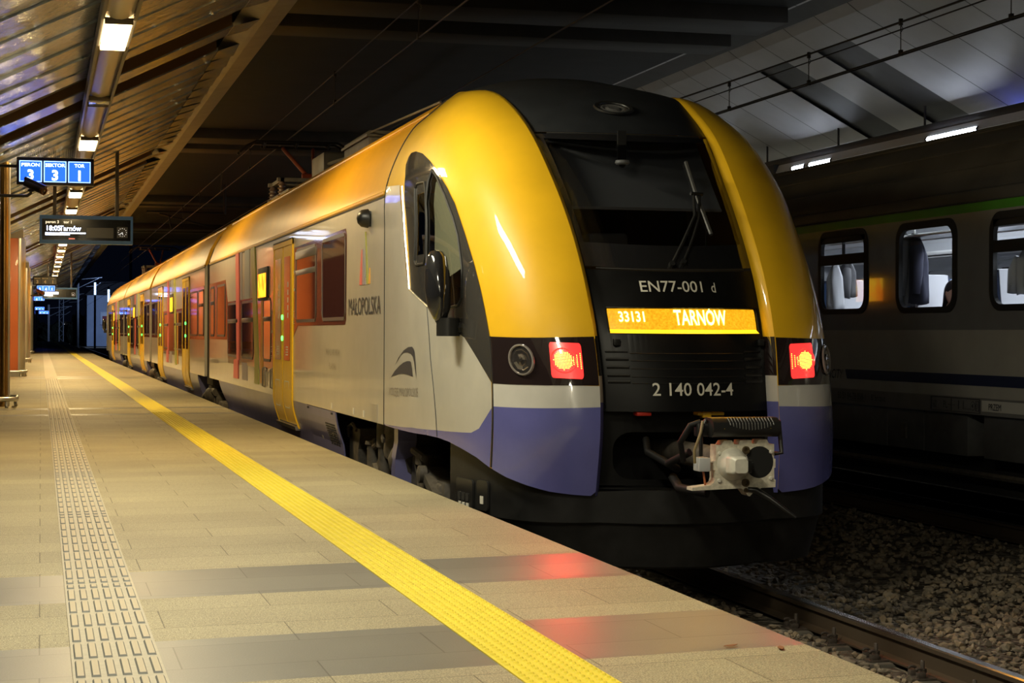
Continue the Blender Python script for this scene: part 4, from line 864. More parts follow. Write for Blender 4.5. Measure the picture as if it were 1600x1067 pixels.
# lettering and emblems on the first carriage
stext('region_lettering', 'MA\u0141OPOLSKA', letterdark, lead, 16.17, 1.292, .165, 1.0, width=1.66)
for poly, m_ in (([(16.40, 1.56), (16.26, 1.56), (16.25, 1.88), (16.30, 1.88)], st_red), ([(16.24, 1.56), (16.12, 1.56), (16.20, 1.88), (16.25, 1.88)], st_vio), ([(16.10, 1.62), (16.04, 1.72), (16.12, 2.03), (16.14, 2.03)], st_blu), ([(16.02, 1.56), (15.94, 1.56), (16.08, 2.03), (16.12, 2.03)], st_grn), ([(15.93, 1.56), (15.86, 1.56), (15.87, 1.70), (15.89, 1.70)], st_org)): decal('emblem_bar', poly, m_, lead, .006)
stext('vehicle_number', '94 51 2 140 042-4', lettergrey, lead, 17.97, .905, .068, 1.25); stext('vehicle_mark', 'PL-KMAL', lettergrey, lead, 17.96, .765, .068, 1.25)
stext('class_number', '2', whitecoat, lead, 20.79, 1.60, .26, .62, off=.008); stext('class_number', '2', whitecoat, lead, 22.86, 1.12, .30, .55, off=.008)
for y in (20.79, 22.86): stext('class_notice', 'II KL', whitecoat, lead, y, 1.22 if y < 22 else .80, .07, 1.0, 'LEFT', off=.008, rot=True)
letters_dim = principled('lettering_dim', (.30, .28, .26), .5)
for s_, y, z, h in (('MA\u0141OPOLSKA', 30.4, .62, .085), ('II', 31.25, .47, .08)): stext('small_lettering', s_, lettergrey, lead, y, z, h, 1.2, off=.005)
for s_, y, z in (('21,8 t', 26.6, .10), ('R+Mg', 26.6, .02), ('34 t', 29.0, .05)): text('skirt_lettering', s_, letters_dim, lambda x, q, y=y, z=z: (sx(z + q) - .004, y - x, z + q), lead, .05, 1.3)
for s0, mat_, L_ in ((0, letterdark, [(0.062, 0.165), (0.084, 0.187), (0.114, 0.207), (0.14, .2165), (0.163, 0.2195), (0.172, .215), (0.177, 0.205), (0.181, .18), (0.184, 0.146), (.178, .165), (0.172, 0.185), (.166, .196), (0.155, 0.202), (.135, .204), (0.114, 0.202), (0.095, 0.193)]), (1, letterdark, [(0.04, 0.136), (0.062, .153), (0.087, 0.167), (0.11, .177), (0.132, 0.183), (.148, .1845), (0.155, 0.183), (.16, .168), (0.163, 0.15), (.143, .152), (0.123, 0.152), (.10, .151), (0.083, 0.148), (.06, .142)])): patch('arch_emblem', L_, mat_, lead, .007, h=.012)
def kmfn(x, y): s = .110 + x * .1165; t = .0915 + (s - .037) * .12 + y * .195; return W(Sn(s, t, .008))
text('operator_lettering', 'KOLEJE MA\u0141OPOLSKIE', lettergrey, kmfn, lead, .105, .98)
# small things on the first carriage
b = B(); b.lathe((XS, 15.88, 2.135), (-1, 0, 0), [(0, .055), (.02, .085), (.08, .075), (.11, .045), (.12, .01)], 16); b.box((XS - .03, 15.82, 2.06), (XS, 15.95, 2.2), .01); b.build('side_camera', blackp, lead, 40)
for y in (23.63, 22.79): b = B(); b.tube([(XS, y, .43), (XS - .03, y, .44), (XS - .03, y, .67), (XS, y, .68)], .012, 6); b.box((XS - .008, y - .05, .42), (XS, y + .05, .69), .01); b.build('grab_handle', steel, lead)
hp = [(17.74, -.36), (19.80, -.36), (19.76, .345), (17.76, .338)]
b = B(); sheet(b, 17.75, 19.79, -.30, .343, .010); ht = b.build('equipment_hatch', bluegrey, lead, None); b = B()
for r_ in range(13):
    for c_ in range(4): z = .215 - r_ * .026; y = 18.50 - c_ * .155; b.box((sx(z) - .0135, y, z - .014), (sx(z) - .006, y - .125, z + .0))
b.build('vent_grille', voidm, ht, None); b = B()
for y in (19.6, 17.95): b.box((XS - .02, y - .03, .315), (XS, y + .03, .335))
b.build('hatch_latch', rubber, ht); b = B(); sheet(b, 19.1, 19.0, -.10, .05, .012); sheet(b, 19.45, 19.25, -.1, .01, .012); b.build('hatch_notice', letters_dim, ht)
b = B(); b.box((XS - .003, 15.48, .352), (XS + .02, 15.79, .51)); b.build('jacking_recess', mottle(principled('recess_grey_shade', (.33, .31, .27), .4), (.33, .31, .27), .05), lead, None)
for y in (18.05, 16.75, 16.2): b = B(); b.box((XS - .005, y, .37), (XS, y - .05, .43)); b.build('inspection_sticker', whitecoat, lead)
 
# running gear seen under the cab
bogie(lead, 15.35); b = B(); b.box((2.92, 15.42, .0), (3.0, 15.20, .352), .0); b.v = []; b.f = []
b.loft([[(2.90 + dx, y + dy, z) for dx, dy in ((0, 0), (.16, 0), (.16, -.17), (0, -.17))] for z, y in ((.36, 15.18), (.22, 15.18), (.06, 15.30), (-.35, 15.32))]); b.build('step_bracket', bluegrey, lead)
b = B(); b.lathe((3.12, 15.75, .05), (0, 0, 1), [(0, .20), (.04, .205), (.28, .19), (.29, .16)], 20); b.box((2.98, 15.95, .0), (3.12, 16.2, .30), .02); b.lathe((3.0, 16.15, -.4), (0, 0, 1), [(0, .06), (.5, .06), (.5, .075), (.72, .075), (.73, .05)], 14); b.lathe((3.02, 16.75, -.4), (0, 0, 1), [(0, .075), (.48, .075), (.49, .095), (.52, .09)], 14); b.tube([(3.02, 16.75, .12), (2.98, 16.55, .08), (2.98, 16.35, .12)], .03, 8); b.lathe((2.90, 15.62, .21), (-1, 0, 0), [(0, .045), (.02, .045), (.03, .02)], 6); b.build('suspension_damper', gunk, lead, 40)
b = B(); b.loft([[(2.98, y0, z), (3.3, y0, z), (3.3, y1, z), (2.98, y1, z)] for z, y0, y1 in ((-.4, 17.95, 17.45), (.0, 17.95, 17.45), (.14, 17.95, 17.35), (.2, 17.65, 17.35))]); b.tube([(2.97, 17.9, .1), (2.95, 17.85, .2), (2.95, 17.6, .24), (2.97, 17.5, .18)], .018, 6); b.build('sand_box', gunk, lead)
b = B(); b.box((2.98, 14.35, -.35), (3.15, 14.62, .02), .02); b.box((3.0, 13.85, -.35), (3.2, 14.2, -.05), .03); b.loft([[(2.95 + dx, y + dy, z + dy * .35) for dx, dy in ((0, 0), (.2, 0), (.2, .5), (0, .5))] for z, y in ((-.2, 13.8), (-.12, 13.82))]); b.tube([(2.98, 14.3, .12), (2.98, 14.75, .16)], .03, 8); b.box((2.96, 14.4, .05), (3.06, 14.6, .14), .015); b.lathe((2.98, 14.25, .0), (-1, 0, 0), [(0, .07), (.06, .07), (.07, .04)], 12); b.tube([(3.0, 14.8, .18), (3.0, 14.78, .05), (3.05, 14.75, -.2)], .012, 6); b.build('brake_gear', gunk, lead, 40)
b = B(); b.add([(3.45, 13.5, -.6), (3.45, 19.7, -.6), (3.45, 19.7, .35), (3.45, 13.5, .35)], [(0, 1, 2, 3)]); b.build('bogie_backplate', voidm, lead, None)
# roof equipment
roofbox = mottle(principled('roof_equipment_grey', (.16, .15, .13), .5), (.16, .15, .13), .2, 6); ins = principled('pantograph_insulator', (.14, .10, .085), .4); panto = principled('pantograph_arm_red', (.24, .045, .02), .4)
b = B(); b.box((XC - .52, 21.2, 3.25), (XC + .52, 23.0, 3.52), .02); b.box((XC - .48, 17.2, 3.28), (XC + .48, 21.0, 3.36), .02); b.tube([(XC - .50, 17.3, 3.37), (XC - .50, 21.2, 3.49)], .012, 6); b.box((XC - .55, 21.15, 3.44), (XC + .55, 23.05, 3.47)); b.build('roof_resistor_box', roofbox, lead)
b = B(); b.box((XC - .5, 24.9, 3.24), (XC + .4, 26.0, 3.62), .03); b.box((XC - .45, 23.4, 3.28), (XC + .4, 24.4, 3.40), .03); b.box((XC - .45, 26.5, 3.28), (XC + .45, 29.0, 3.36), .02); b.tube([(XC - .42, 23.2, 3.38), (XC - .42, 24.9, 3.45)], .03, 8); b.build('roof_unit', roofbox, lead)
def pantograph(car, y, zc=4.40):
    b = B(); b.box((XC - .55, y - 1.9, 3.58), (XC + .55, y - 1.8, 3.64)); b.box((XC - .55, y - .7, 3.58), (XC + .55, y - .6, 3.64)); b.box((XC - .5, y - 1.9, 3.58), (XC - .44, y - .6, 3.64)); b.box((XC + .44, y - 1.9, 3.58), (XC + .5, y - .6, 3.64)); p = b.build('pantograph_base', roofbox, car); b = B()
    for dx in (-.47, .47):
        for dy in (-1.85, -.65): b.lathe((XC + dx, y + dy, 3.22), (0, 0, 1), [(0, .05)] + sum([[(.05 + .06 * k, .05), (.07 + .06 * k, .075), (.09 + .06 * k, .05)] for k in range(5)], []) + [(.36, .04)], 12); b.build('pantograph_insulator', ins, p); b = B()
    b = B(); b.tube([(XC - .22, y, zc - .10), (XC - .03, y - 1.45, 3.74)], .035, 8); b.tube([(XC + .30, y, zc - .10), (XC + .10, y - 1.45, 3.74)], .028, 8); b.tube([(XC - .1, y - 1.5, 3.70), (XC + .2, y - 1.5, 3.70)], .05, 8); b.build('pantograph_arm', panto, p)
    b = B()
    for dy in (-.18, .18): b.tube([(XC - .98, y + dy, zc - .20), (XC - .88, y + dy, zc - .09), (XC - .70, y + dy, zc), (XC + .70, y + dy, zc), (XC + .88, y + dy, zc - .09), (XC + .98, y + dy, zc - .20)], .022, 6)
    for dx in (-.55, 0, .55): b.tube([(XC + dx, y - .2, zc - .01), (XC + dx, y - .05, zc - .09), (XC + dx, y + .2, zc - .01)], .02, 6)
    b.tube([(XC - .6, y, zc - .09), (XC + .6, y, zc - .09)], .025, 6); b.build('pantograph_head', blackp, p)
pantograph(lead, 31.4)
b = B(); b.box((XC - .5, 28.6, 3.3), (XC + .5, 31.3, 3.40), .02); b.build('pantograph_well', roofbox, lead)
gangway(lead, 31.65, 32.62)
def joint_bogie(y, label):
    t = thing('wheel_bogie', (XC, y, -.67), label, 'train wheels', 'wheel sets under the carriage joints'); bogie(t, y, 3.0); return t
jb = joint_bogie(32.1, 'dark wheel bogie under the joint between the first and second yellow carriages')
b = B(); b.box((2.90, 31.75, -.2), (3.3, 32.5, .24), .03); b.tube([(2.93, 33.9, -.08), (2.93, 32.5, .12), (2.93, 31.6, .1)], .07, 10); b.lathe((3.0, 32.1, -.4), (0, 0, 1), [(0, .1), (.5, .1), (.5, .16), (.6, .16)], 14); b.build('bogie_gear', gunk, jb, 40)

def mid_carriage(name, y0, y1, label, doors, lows, highs, led, sdy, skirt, gang):
    c = thing(name, (XC, (y0 + y1) / 2, -.67), label, 'train carriage', 'carriages of the yellow electric train')
    body(c, y0, y1, skirt)
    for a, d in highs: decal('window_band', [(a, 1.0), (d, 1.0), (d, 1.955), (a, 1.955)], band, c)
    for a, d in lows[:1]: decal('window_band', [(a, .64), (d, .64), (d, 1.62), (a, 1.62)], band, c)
    for a, d, gm in lows[1:]: window(c, a, d, .755, 1.57, gm, 1.30)
    for a, d in highs:
        w = d - a
        if w > 2: window(c, a + .08, a + w * .36, 1.06, 1.90, pane, 1.62); window(c, a + w * .44, d - .1, 1.06, 1.90, pane)
        else: window(c, a + .1, d - .1, 1.06, 1.90, pane)
    for a, d in doors: door(c, a, d, letters=False)
    side_display(c, *led); stripes(c, *sdy)
    if gang: gangway(c, *gang); jb = joint_bogie((gang[0] + gang[1]) / 2, 'dark wheel bogie under the joint behind the ' + ('second' if y0 < 40 else 'third') + ' yellow carriage'); b = B(); b.box((2.90, gang[0] + .1, -.2), (3.3, gang[1] - .1, .24), .03); b.tube([(2.93, gang[1] + 1.2, -.08), (2.93, gang[1], .12), (2.93, gang[0], .1)], .07, 10); b.build('bogie_gear', gunk, jb, 40)
    return c
c2 = mid_carriage('middle_carriage', 32.62, 48.5, 'second carriage of the yellow train, just behind the front carriage, with two yellow doors', [(36.0, 37.72), (43.95, 45.65)], [(37.78, 43.9), (37.9, 39.5, paneg), (39.7, 40.2, pane), (41.9, 43.45, pane)], [(32.7, 35.9), (45.75, 48.4)], (40.3, 41.3), (15.15, 1.0), [(34.05, 46.0, 1.2)], (48.5, 49.4))
c3 = mid_carriage('middle_carriage', 49.4, 64.6, 'third carriage of the yellow train, between the second carriage and the far end carriage', [(52.3, 53.9), (60.3, 61.95)], [(53.95, 60.2), (54.2, 55.8, pane), (58.2, 59.9, pane)], [(49.5, 52.2), (62.1, 64.5)], (56.9, 58.0), (30.2, 1.0), [(50.9, 62.3, 1.2)], (64.6, 65.2))
c4 = mid_carriage('end_carriage', 65.2, 81.0, 'farthest carriage of the yellow train, with the cab and mirror at its far end', [(74.2, 75.8)], [(68.0, 74.1), (68.5, 70.0, pane), (70.4, 72.0, pane)], [(65.3, 68.0), (76.0, 79.5)], (72.8, 73.8), (44.6, 1.0), [(67.9, 78.3, 1.2)], None)
build_cab(c4, tail=True); bogie(c4, 80.2, 3.1); pantograph(c4, 71.3)
b = B(); b.loft([[(XC + a, y, c_) for a, c_ in ((-1.2, -.3), (-1.3, .3), (1.3, .3), (1.2, -.3))] for y in (82.2, 84.2)]); b.build('plough_skirt', skirtblk, c4)

# ------------------------------------------------------------------ the dark passenger coach on the next track
CXX, CX0, CX1 = 9.71, 8.30, 11.12
cgrey = mottle(principled('coach_dark_grey', (.20, .20, .205), .13, coat=1.0), (.20, .20, .205), .06, 3); clight = mottle(principled('coach_light_grey', (.40, .385, .35), .18, coat=.6), (.40, .385, .35), .06, 3)
cgreen = mottle(principled('coach_green', (.05, .22, .02), .3), (.05, .22, .02), .1, 3); cblue = principled('coach_blue_stripe', (.02, .028, .07), .25); csill = mottle(principled('coach_sill_grey', (.17, .165, .16), .35), (.17, .165, .16), .1, 4); croof = mottle(principled('coach_roof_grey', (.055, .05, .043), .42), (.055, .05, .043), .25, 2); cskirt = mottle(principled('coach_skirt_grey', (.07, .07, .07), .6), (.07, .07, .07), .3, 4)
coachglass = glass('coach_window_glass', (.86, .88, .90), .05)
coach = thing('passenger_coach', (CXX, 14.0, -.67), 'dark grey passenger coach with lit windows standing on the track behind the yellow train', 'train carriage')
CY0, CY1 = 4.0, 29.5
WINS = [(17.37, 18.58, 1.36, 2.235, 1), (15.47, 16.70, 1.355, 2.225, 0), (13.62, 14.84, 1.36, 2.225, 1), (11.7, 12.92, 1.36, 2.225, 0)]
cs = lambda off=0: (lambda a, c_: (CX0 - off, a, c_))
wp = [rrect(a, b_, c_, d, .17, 6) for a, b_, c_, d, h in WINS]
def zone(name, z0, z1, mat, holes=()):
    V_, F_ = cdt([(CY0, z0), (CY1, z0), (CY1, z1), (CY0, z1)], holes, .25); return pyd(name, [(CX0, a, c_) for a, c_ in V_], F_, mat, coach)
zone('window_zone', 1.177, 2.262, cgrey, wp); zone('lower_side', .556, 1.177, clight); zone('green_band', 2.262, 2.345, cgreen); zone('sill_band', .40, .556, csill)
rp = [(-1.41, 2.345), (-1.40, 2.40), (-1.385, 2.47), (-1.30, 2.69), (-1.15, 2.89), (-.85, 3.10), (-.45, 3.21), (0, 3.245)]; rp = rp + [(-a, c_) for a, c_ in rp[-2::-1]]
b = B(); b.loft([[(CXX + a, y, c_) for a, c_ in rp] for y in (CY0, CY1)], closed=False); b.build('coach_roof', croof, coach, 25)
b = B()
for a, c_ in ((-1.412, 2.355), (-1.385, 2.475), (-1.30, 2.695), (-1.15, 2.895), (-.85, 3.105), (-.45, 3.215)): b.tube([(CXX + a, CY0, c_), (CXX + a, CY1, c_)], .012, 6)
b.build('roof_rib', croof, coach)
b = B(); b.add([(CX1, CY0, .3), (CX1, CY1, .3), (CX1, CY1, 2.345), (CX1, CY0, 2.345)], [(0, 1, 2, 3)]); b.add([(CX0, CY1, .3), (CX1, CY1, .3), (CX1, CY1, 2.4), (CX0, CY1, 2.4)], [(0, 1, 2, 3)]); b.add([(CX0, CY0, .3), (CX1, CY0, .3), (CX1, CY0, 2.4), (CX0, CY0, 2.4)], [(0, 1, 2, 3)]); b.build('coach_shell', cgrey, coach, None)
b = B()
for y0, y1 in ((4.2, 9.0), (9.1, 15.05), (15.35, 16.2), (16.22, 17.0), (17.02, 18.8), (18.85, 24)): b.box((CX0 + .05, y0, .0), (CX0 + .6, y1, .40), .012)
b.build('underframe_box', cskirt, coach); b = B(); b.box((CX0 + .3, CY0, -.35), (CX1 - .3, CY1, .39)); b.build('underframe', voidm, coach, None)
b = B(); b.tube([(CX0 + .12, 4, -.16), (CX0 + .12, 28, -.16)], .03, 6); b.box((CX0 + .05, 16.55, .10), (CX0 + .02, 16.68, .26), .01); b.build('brake_pipe', gunk, coach)
dec = lambda name, poly, mat, off=.004: (lambda b: b.prism(poly, lambda a, c_, d: (CX0 - d, a, c_), -.002, off) and b.build(name, mat, coach, None))(B())
dec('blue_stripe', [(4.0, .670), (17.86, .664), (17.90, .765), (4.0, .768)], cblue)
ct = lambda name, s, mat, y, z, size, sx_=1.0, al='LEFT', sh=0.0, off=.006: text(name, s, mat, lambda x, q: (CX0 - off, y - x, z + q), coach, size, sx_, al, shear=sh)
ct('operator_lettering', 'INTERCITY', cblue, 17.97, .664, .10, .95, 'RIGHT', .25); ct('coach_number', '50 51 84-78 058-1', letterdark, 17.38, .452, .072, .96, 'RIGHT'); ct('coach_type', 'B\u2019 bnopuz', letterdark, 17.27, .455, .066, .90)
dec('number_underline', [(17.44, .436), (17.80, .436), (17.80, .442), (17.44, .442)], letterdark)
o_ = [(15.02, .412), (15.97, .412), (15.97, .545), (15.02, .545)]; i_ = [(15.028, .418), (15.962, .418), (15.962, .539), (15.028, .539)]
b = B(); ring(o_, i_, lambda a, c_, d: (CX0 - d, a, c_), -.001, .006, b); b.box((CX0 - .006, 15.56, .42), (CX0, 15.564, .535)); b.box((CX0 - .006, 15.50, .474), (CX0, 15.62, .478)); b.box((CX0 - .006, 15.42, .44), (CX0, 15.425, .52)); b.box((CX0 - .006, 15.20, .444), (CX0, 15.34, .448)); b.box((CX0 - .006, 15.33, .444), (CX0, 15.334, .52))
b.loft([[(CX0 - d, 15.155 + .042 * cos(t), .478 + .042 * sin(t)) for t in np.linspace(0, 2 * pi, 19)[:-1]] for d in (0, .005)]); b.build('data_panel', letterdark, coach, None)
b = B(); b.loft([[(CX0 - d, 15.155 + .036 * cos(t), .478 + .036 * sin(t)) for t in np.linspace(0, 2 * pi, 19)[:-1]] for d in (0, .0065)]); b.build('data_disc', csill, coach, None); dec('data_triangle', [(15.175, .478), (15.14, .50), (15.14, .456)], letterdark, .008)
b = B(); ring(rrect(15.04, 15.10, .432, .526, .004), rrect(15.046, 15.094, .438, .52, .004), lambda a, c_, d: (CX0 - d, a, c_), -.001, .006, b); b.build('data_square', letterdark, coach, None)
ct('data_lettering', '160', letterdark, 15.95, .436, .08, .62); ct('data_lettering', 'PL', letterdark, 15.72, .442, .072, .9); ct('data_lettering', '3', letterdark, 15.085, .452, .052, .9)
dec('route_plate', [(13.2, .435), (14.99, .435), (14.99, .535), (13.2, .535)], principled('route_plate_white', (.5, .49, .46), .5)); ct('route_lettering', 'PRZEM', letterdark, 14.86, .452, .062, .9, off=.01)
for (a, b_, c_, d, hop), L_ in zip(WINS, wp):
    fr = rrect(a - .012, b_ + .012, c_ - .012, d + .012, .18, 6); inn = rrect(a + .075, b_ - .06, c_ + .045, d - .06, .13, 6); bb = B(); ring(fr, inn, lambda p, q, dd: (CX0 - dd, p, q), -.03, .012, bb)
    if hop: bb.box((CX0 - .012, a + .05, d - .355), (CX0 + .02, b_ - .05, d - .245), .006); bb.box((CX0 - .012, a + .05, d - .12), (CX0 + .02, b_ - .05, d - .05), .006); bb.box((CX0 - .006, (a + b_) / 2 - .012, d - .26), (CX0 + .02, (a + b_) / 2 + .012, d - .1))
    w = bb.build('coach_window', rubber, coach); bb = B(); bb.add([(CX0 + .01, p, q) for p, q in inn], [tuple(range(len(inn)))]); bb.build('window_pane', coachglass, w, None)
# inside of the coach
cin = mottle(principled('coach_lining_grey', (.42, .43, .45), .5), (.42, .43, .45), .04, 3); cind = principled('coach_blind_slats', (.22, .225, .24), .5); cdark = principled('coach_floor', (.08, .08, .09), .8)
b = B(); b.add([(CX0 + .03, CY0, .56), (CX1 - .04, CY0, .56), (CX1 - .04, 24, .56), (CX0 + .03, 24, .56)], [(0, 1, 2, 3)]); b.build('coach_floor', cdark, coach, None)
b = B(); b.add([(CX1 - .04, CY0, .56), (CX1 - .04, 24, .56), (CX1 - .04, 24, 2.35), (CX1 - .04, CY0, 2.35)], [(0, 1, 2, 3)]); b.add([(CX1 - .04, CY0, 2.35), (CX1 - .04, 24, 2.35), (CX1 - .35, 24, 2.72), (CX1 - .35, CY0, 2.72)], [(0, 1, 2, 3)]); b.add([(CX0 + .35, CY0, 2.72), (CX0 + .35, 24, 2.72), (CX1 - .35, 24, 2.72), (CX1 - .35, CY0, 2.72)], [(0, 1, 2, 3)])
b.add([(CX0 + .04, 24, .56), (CX1 - .04, 24, .56), (CX1 - .04, 24, 2.7), (CX0 + .04, 24, 2.7)], [(0, 1, 2, 3)])
for k in range(30): y = 19.35 + .0 * k; b.box((CX1 - .055, 18.6, 1.55 + .03 * k), (CX1 - .045, 19.9, 1.565 + .03 * k)) if k < 24 else None
b.build('coach_lining', cin, coach, None)
b = B()
for X in (CX0 + .06, CX1 - .42): b.box((X, CY0, 2.10), (X + .36, 24, 2.125), .004); b.box((X + (.34 if X < 9 else 0), CY0, 2.09), (X + (.36 if X < 9 else .02), 24, 2.17), .004)
b.build('luggage_rack', alu, coach)
b = B()
for y in np.arange(5.4, 23.5, 1.86):
    o_ = rrect(y, y + 1.2, 1.30, 2.0, .14, 5); i_ = rrect(y + .05, y + 1.15, 1.35, 1.95, .10, 5); ring(o_, i_, lambda a, c_, d: (CX1 - .05 - d, a, c_), -.01, .02, b)
b.build('far_window_frame', cin, coach, 40); b = B()
for y in np.arange(5.4, 23.5, 1.86): b.prism(rrect(y + .05, y + 1.15, 1.35, 1.95, .10, 5), lambda a, c_, d: (CX1 - .048 - d, a, c_), 0, .004)
b.build('far_window_pane', paneg, coach, None)
b = B(); b.box((9.45, CY0 + .5, 2.70), (9.97, 23.5, 2.715)); b.build('ceiling_light', emitter('coach_ceiling_light', (.86, .92, 1.0), 6.0), coach, None)
for y in (8, 12.3, 15.9, 19.5): area_light('coach_light', (9.71, y, 2.66), (.5, 2.6), 85, (.86, .92, 1.0))
seatm = mottle(principled('seat_navy_cloth', (.012, .020, .05), .85), (.012, .020, .05), .2, 60); seatblue = principled('seat_blue_edge', (.02, .07, .20), .7); coverm = principled('seat_cover_white', (.62, .63, .66), .8)
def seat(x, y, label, face=-1):
    t = thing('coach_seat', (x, y + .2, .56), label, 'seat', 'seats inside the dark coach'); f = lambda a, q: y + (a if face < 0 else -a)
    def bx(b, x0, x1, a0, a1, z0, z1, r): b.box((x0, f(a0, 0), z0), (x1, f(a1, 0), z1), r); return b
    b = B(); bx(b, x - .24, x + .24, -.46, .04, .92, 1.04, .04); b.build('seat_cushion', seatm, t); b = B(); b.loft([[(x + dx, f(o_ + a, 0), z) for dx, a in rrect(-.235, .235, -.0, .15, .045)] for z, o_ in ((1.0, .0), (1.25, .05), (1.5, .10), (1.66, .12), (1.73, .14))]); b.build('backrest', seatm, t, 50)
    b = B(); 
    for sg in (-1, 1): b.loft([[(x + sg * .238 + dx, f(o_ + a, 0), z) for dx, a in rrect(-.015, .015, .02, .15, .01)] for z, o_ in ((1.0, .0), (1.25, .05), (1.5, .10), (1.70, .125))])
    b.build('backrest_edge', seatblue, t); b = B(); b.loft([[(x + dx, f(o_ + a, 0), z) for dx, a in ((-.19, -.012), (.19, -.012), (.19, .0), (-.19, .0))] for z, o_ in ((1.32, .065), (1.5, .10), (1.66, .12), (1.735, .13), (1.742, .20))]); b.build('head_cover', coverm, t, 40)
    b = B(); bx(b, x - .2, x + .2, -.35, -.05, .56, .92, .02); b.build('seat_base', cdark, t)
seat(8.72, 18.62, 'navy seat with white head cover in the left coach window'); seat(8.72, 16.68, 'navy seat with white head cover in the middle coach window'); seat(8.72, 14.98, 'navy seat back at the right edge of the photo, in the right coach window')
seat(8.72, 19.72, 'navy seat left of the blond passenger in the left coach window', 1); seat(9.35, 16.68, 'navy seat on the aisle, behind the middle window seat of the coach'); seat(8.72, 15.75, 'navy seat at the left side of the right coach window', 1)

# passengers: one continuous body each, hair and clothing as its own meshes
skinm = principled('skin', (.52, .30, .21), .55); 
def passenger(head, face, label, hairc, clothc, bow=.0, longhair=True):
    """seated figure; head = centre of the head, face = -1 looks towards us along the coach (right in the photo), +1 away"""
    hx, hy, hz = head; zs = 1.06; k = face
    t = thing('person', (hx, hy - k * .05, .56), label, 'person', 'passengers inside the coach')
    pelvis = (hx, hy - k * .14, zs + .06); chest = (hx, hy - k * .10, (zs + hz) / 2 + .06); neck = (hx, hy - k * .05, hz - .16)
    V = [pelvis, (hx, hy - k * .14, zs + .2), chest, neck, (hx, hy - k * .01, hz - .09)]; E_ = [(0, 1), (1, 2), (2, 3), (3, 4)]; Rd = [.14, .125, .14, .055, .055]
    for sg in (-1, 1):
        i = len(V); V += [(hx + sg * .17, hy - k * .10, neck[2] - .08), (hx + sg * .21, hy - k * .04, zs + .22), (hx + sg * .13, hy + k * .20, zs + .16), (hx + sg * .10, hy + k * .28, zs + .16)]; E_ += [(2, i), (i, i + 1), (i + 1, i + 2), (i + 2, i + 3)]; Rd += [.065, .048, .036, .035]
        i = len(V); V += [(hx + sg * .10, hy - k * .08, zs + .03), (hx + sg * .11, hy + k * .34, zs + .03), (hx + sg * .11, hy + k * .36, .66), (hx + sg * .11, hy + k * .50, .60)]; E_ += [(0, i), (i, i + 1), (i + 1, i + 2), (i + 2, i + 3)]; Rd += [.085, .062, .042, .035]
    me = bpy.data.meshes.new('body'); me.from_pydata(V, E_, []); o = bpy.data.objects.new('tmp', me); COL.objects.link(o); md = o.modifiers.new('s', 'SKIN')
    if not me.skin_vertices: bpy.context.view_layer.objects.active = o
    for sv, r in zip(me.skin_vertices[0].data, Rd): sv.radius = (r, r * (.8 if r > .12 else 1))
    me.skin_vertices[0].data[0].use_root = True
    sb = o.modifiers.new('ss', 'SUBSURF'); sb.levels = sb.render_levels = 2
    dg = bpy.context.evaluated_depsgraph_get(); m2 = bpy.data.meshes.new_from_object(o.evaluated_get(dg)); bv = [v.co[:] for v in m2.vertices]; bf = [tuple(p.vertices) for p in m2.polygons]; bpy.data.objects.remove(o)
    # head grown onto the neck: skull, brow, nose, lips, chin, ears
    n0 = len(bv); NU, NV = 28, 20; cb, sb_ = cos(bow), sin(bow)
    def hp(d):
        x, y, z = d; r = Vector((x * .078, y * .098, z * .118)); fr = max(0, y)
        r.y += .014 * fr * exp(-((z + .05) ** 2) / .03) * exp(-(x * x) / .03) * 1.4 + .018 * exp(-((z + .12) ** 2) / .012) * exp(-(x * x) / .012) * fr
        r.y += .006 * exp(-((z + .45) ** 2) / .006) * exp(-(x * x) / .08) * fr - .008 * exp(-((z - .12) ** 2) / .01) * exp(-((abs(x) - .38) ** 2) / .02) * fr
        if z < -.2: r.x *= 1 + .28 * (z + .2); r.y *= 1 + .10 * (z + .2) if y > 0 else 1 + .35 * (z + .2)
        if abs(x) > .93 and abs(z + .05) < .3 and abs(y) < .25: r.x *= 1.14
        return r
    for i in range(NV + 1):
        for j in range(NU):
            th = pi * i / NV; ph = 2 * pi * j / NU; r = hp((sin(th) * cos(ph), sin(th) * sin(ph), cos(th))); y = r.y * cb + r.z * sb_; z = r.z * cb - r.y * sb_; bv.append((hx + r.x * k * -1, hy + k * y, hz + z))
    for i in range(NV):
        for j in range(NU): q = (j + 1) % NU; bf.append((n0 + i * NU + j, n0 + i * NU + q, n0 + (i + 1) * NU + q, n0 + (i + 1) * NU + j))
    cloth = principled('passenger_clothes', clothc, .85); mi = [0 if (sum(bv[i][2] for i in f) / len(f) > hz - .17 or abs(sum(bv[i][1] for i in f) / len(f) - (hy + k * .26)) < .06 and sum(bv[i][2] for i in f) / len(f) > zs + .1) else 1 for f in bf]
    body_ = pyd('body', bv, bf, [skinm, cloth], t, True, mi)
    b = B(); V = []; Fq = []
    for i in range(13):
        for j in range(25):
            ph = pi * (1.0 + 1.0 * (j / 24 - .5) * 2) + pi / 2; th = pi * i / 12 * (.27 + .40 * min(1, ((1 - cos(ph - pi / 2)) / 2) * 1.5)); d = (sin(th) * cos(ph), sin(th) * sin(ph), cos(th)); r = hp(d) * 1.10 + Vector((0, -.006, .008))
            if longhair and i > 9 and d[1] < .1: r.z -= .05 * (i - 9); r.x *= .96
            y = r.y * cb + r.z * sb_; z = r.z * cb - r.y * sb_; V.append((hx - r.x * k, hy + k * y, hz + z))
    Fq = [(i * 25 + j, i * 25 + j + 1, (i + 1) * 25 + j + 1, (i + 1) * 25 + j) for i in range(12) for j in range(24)]
    pyd('hair', V, Fq, principled('hair', hairc, .55), t, True)
    ey = B()
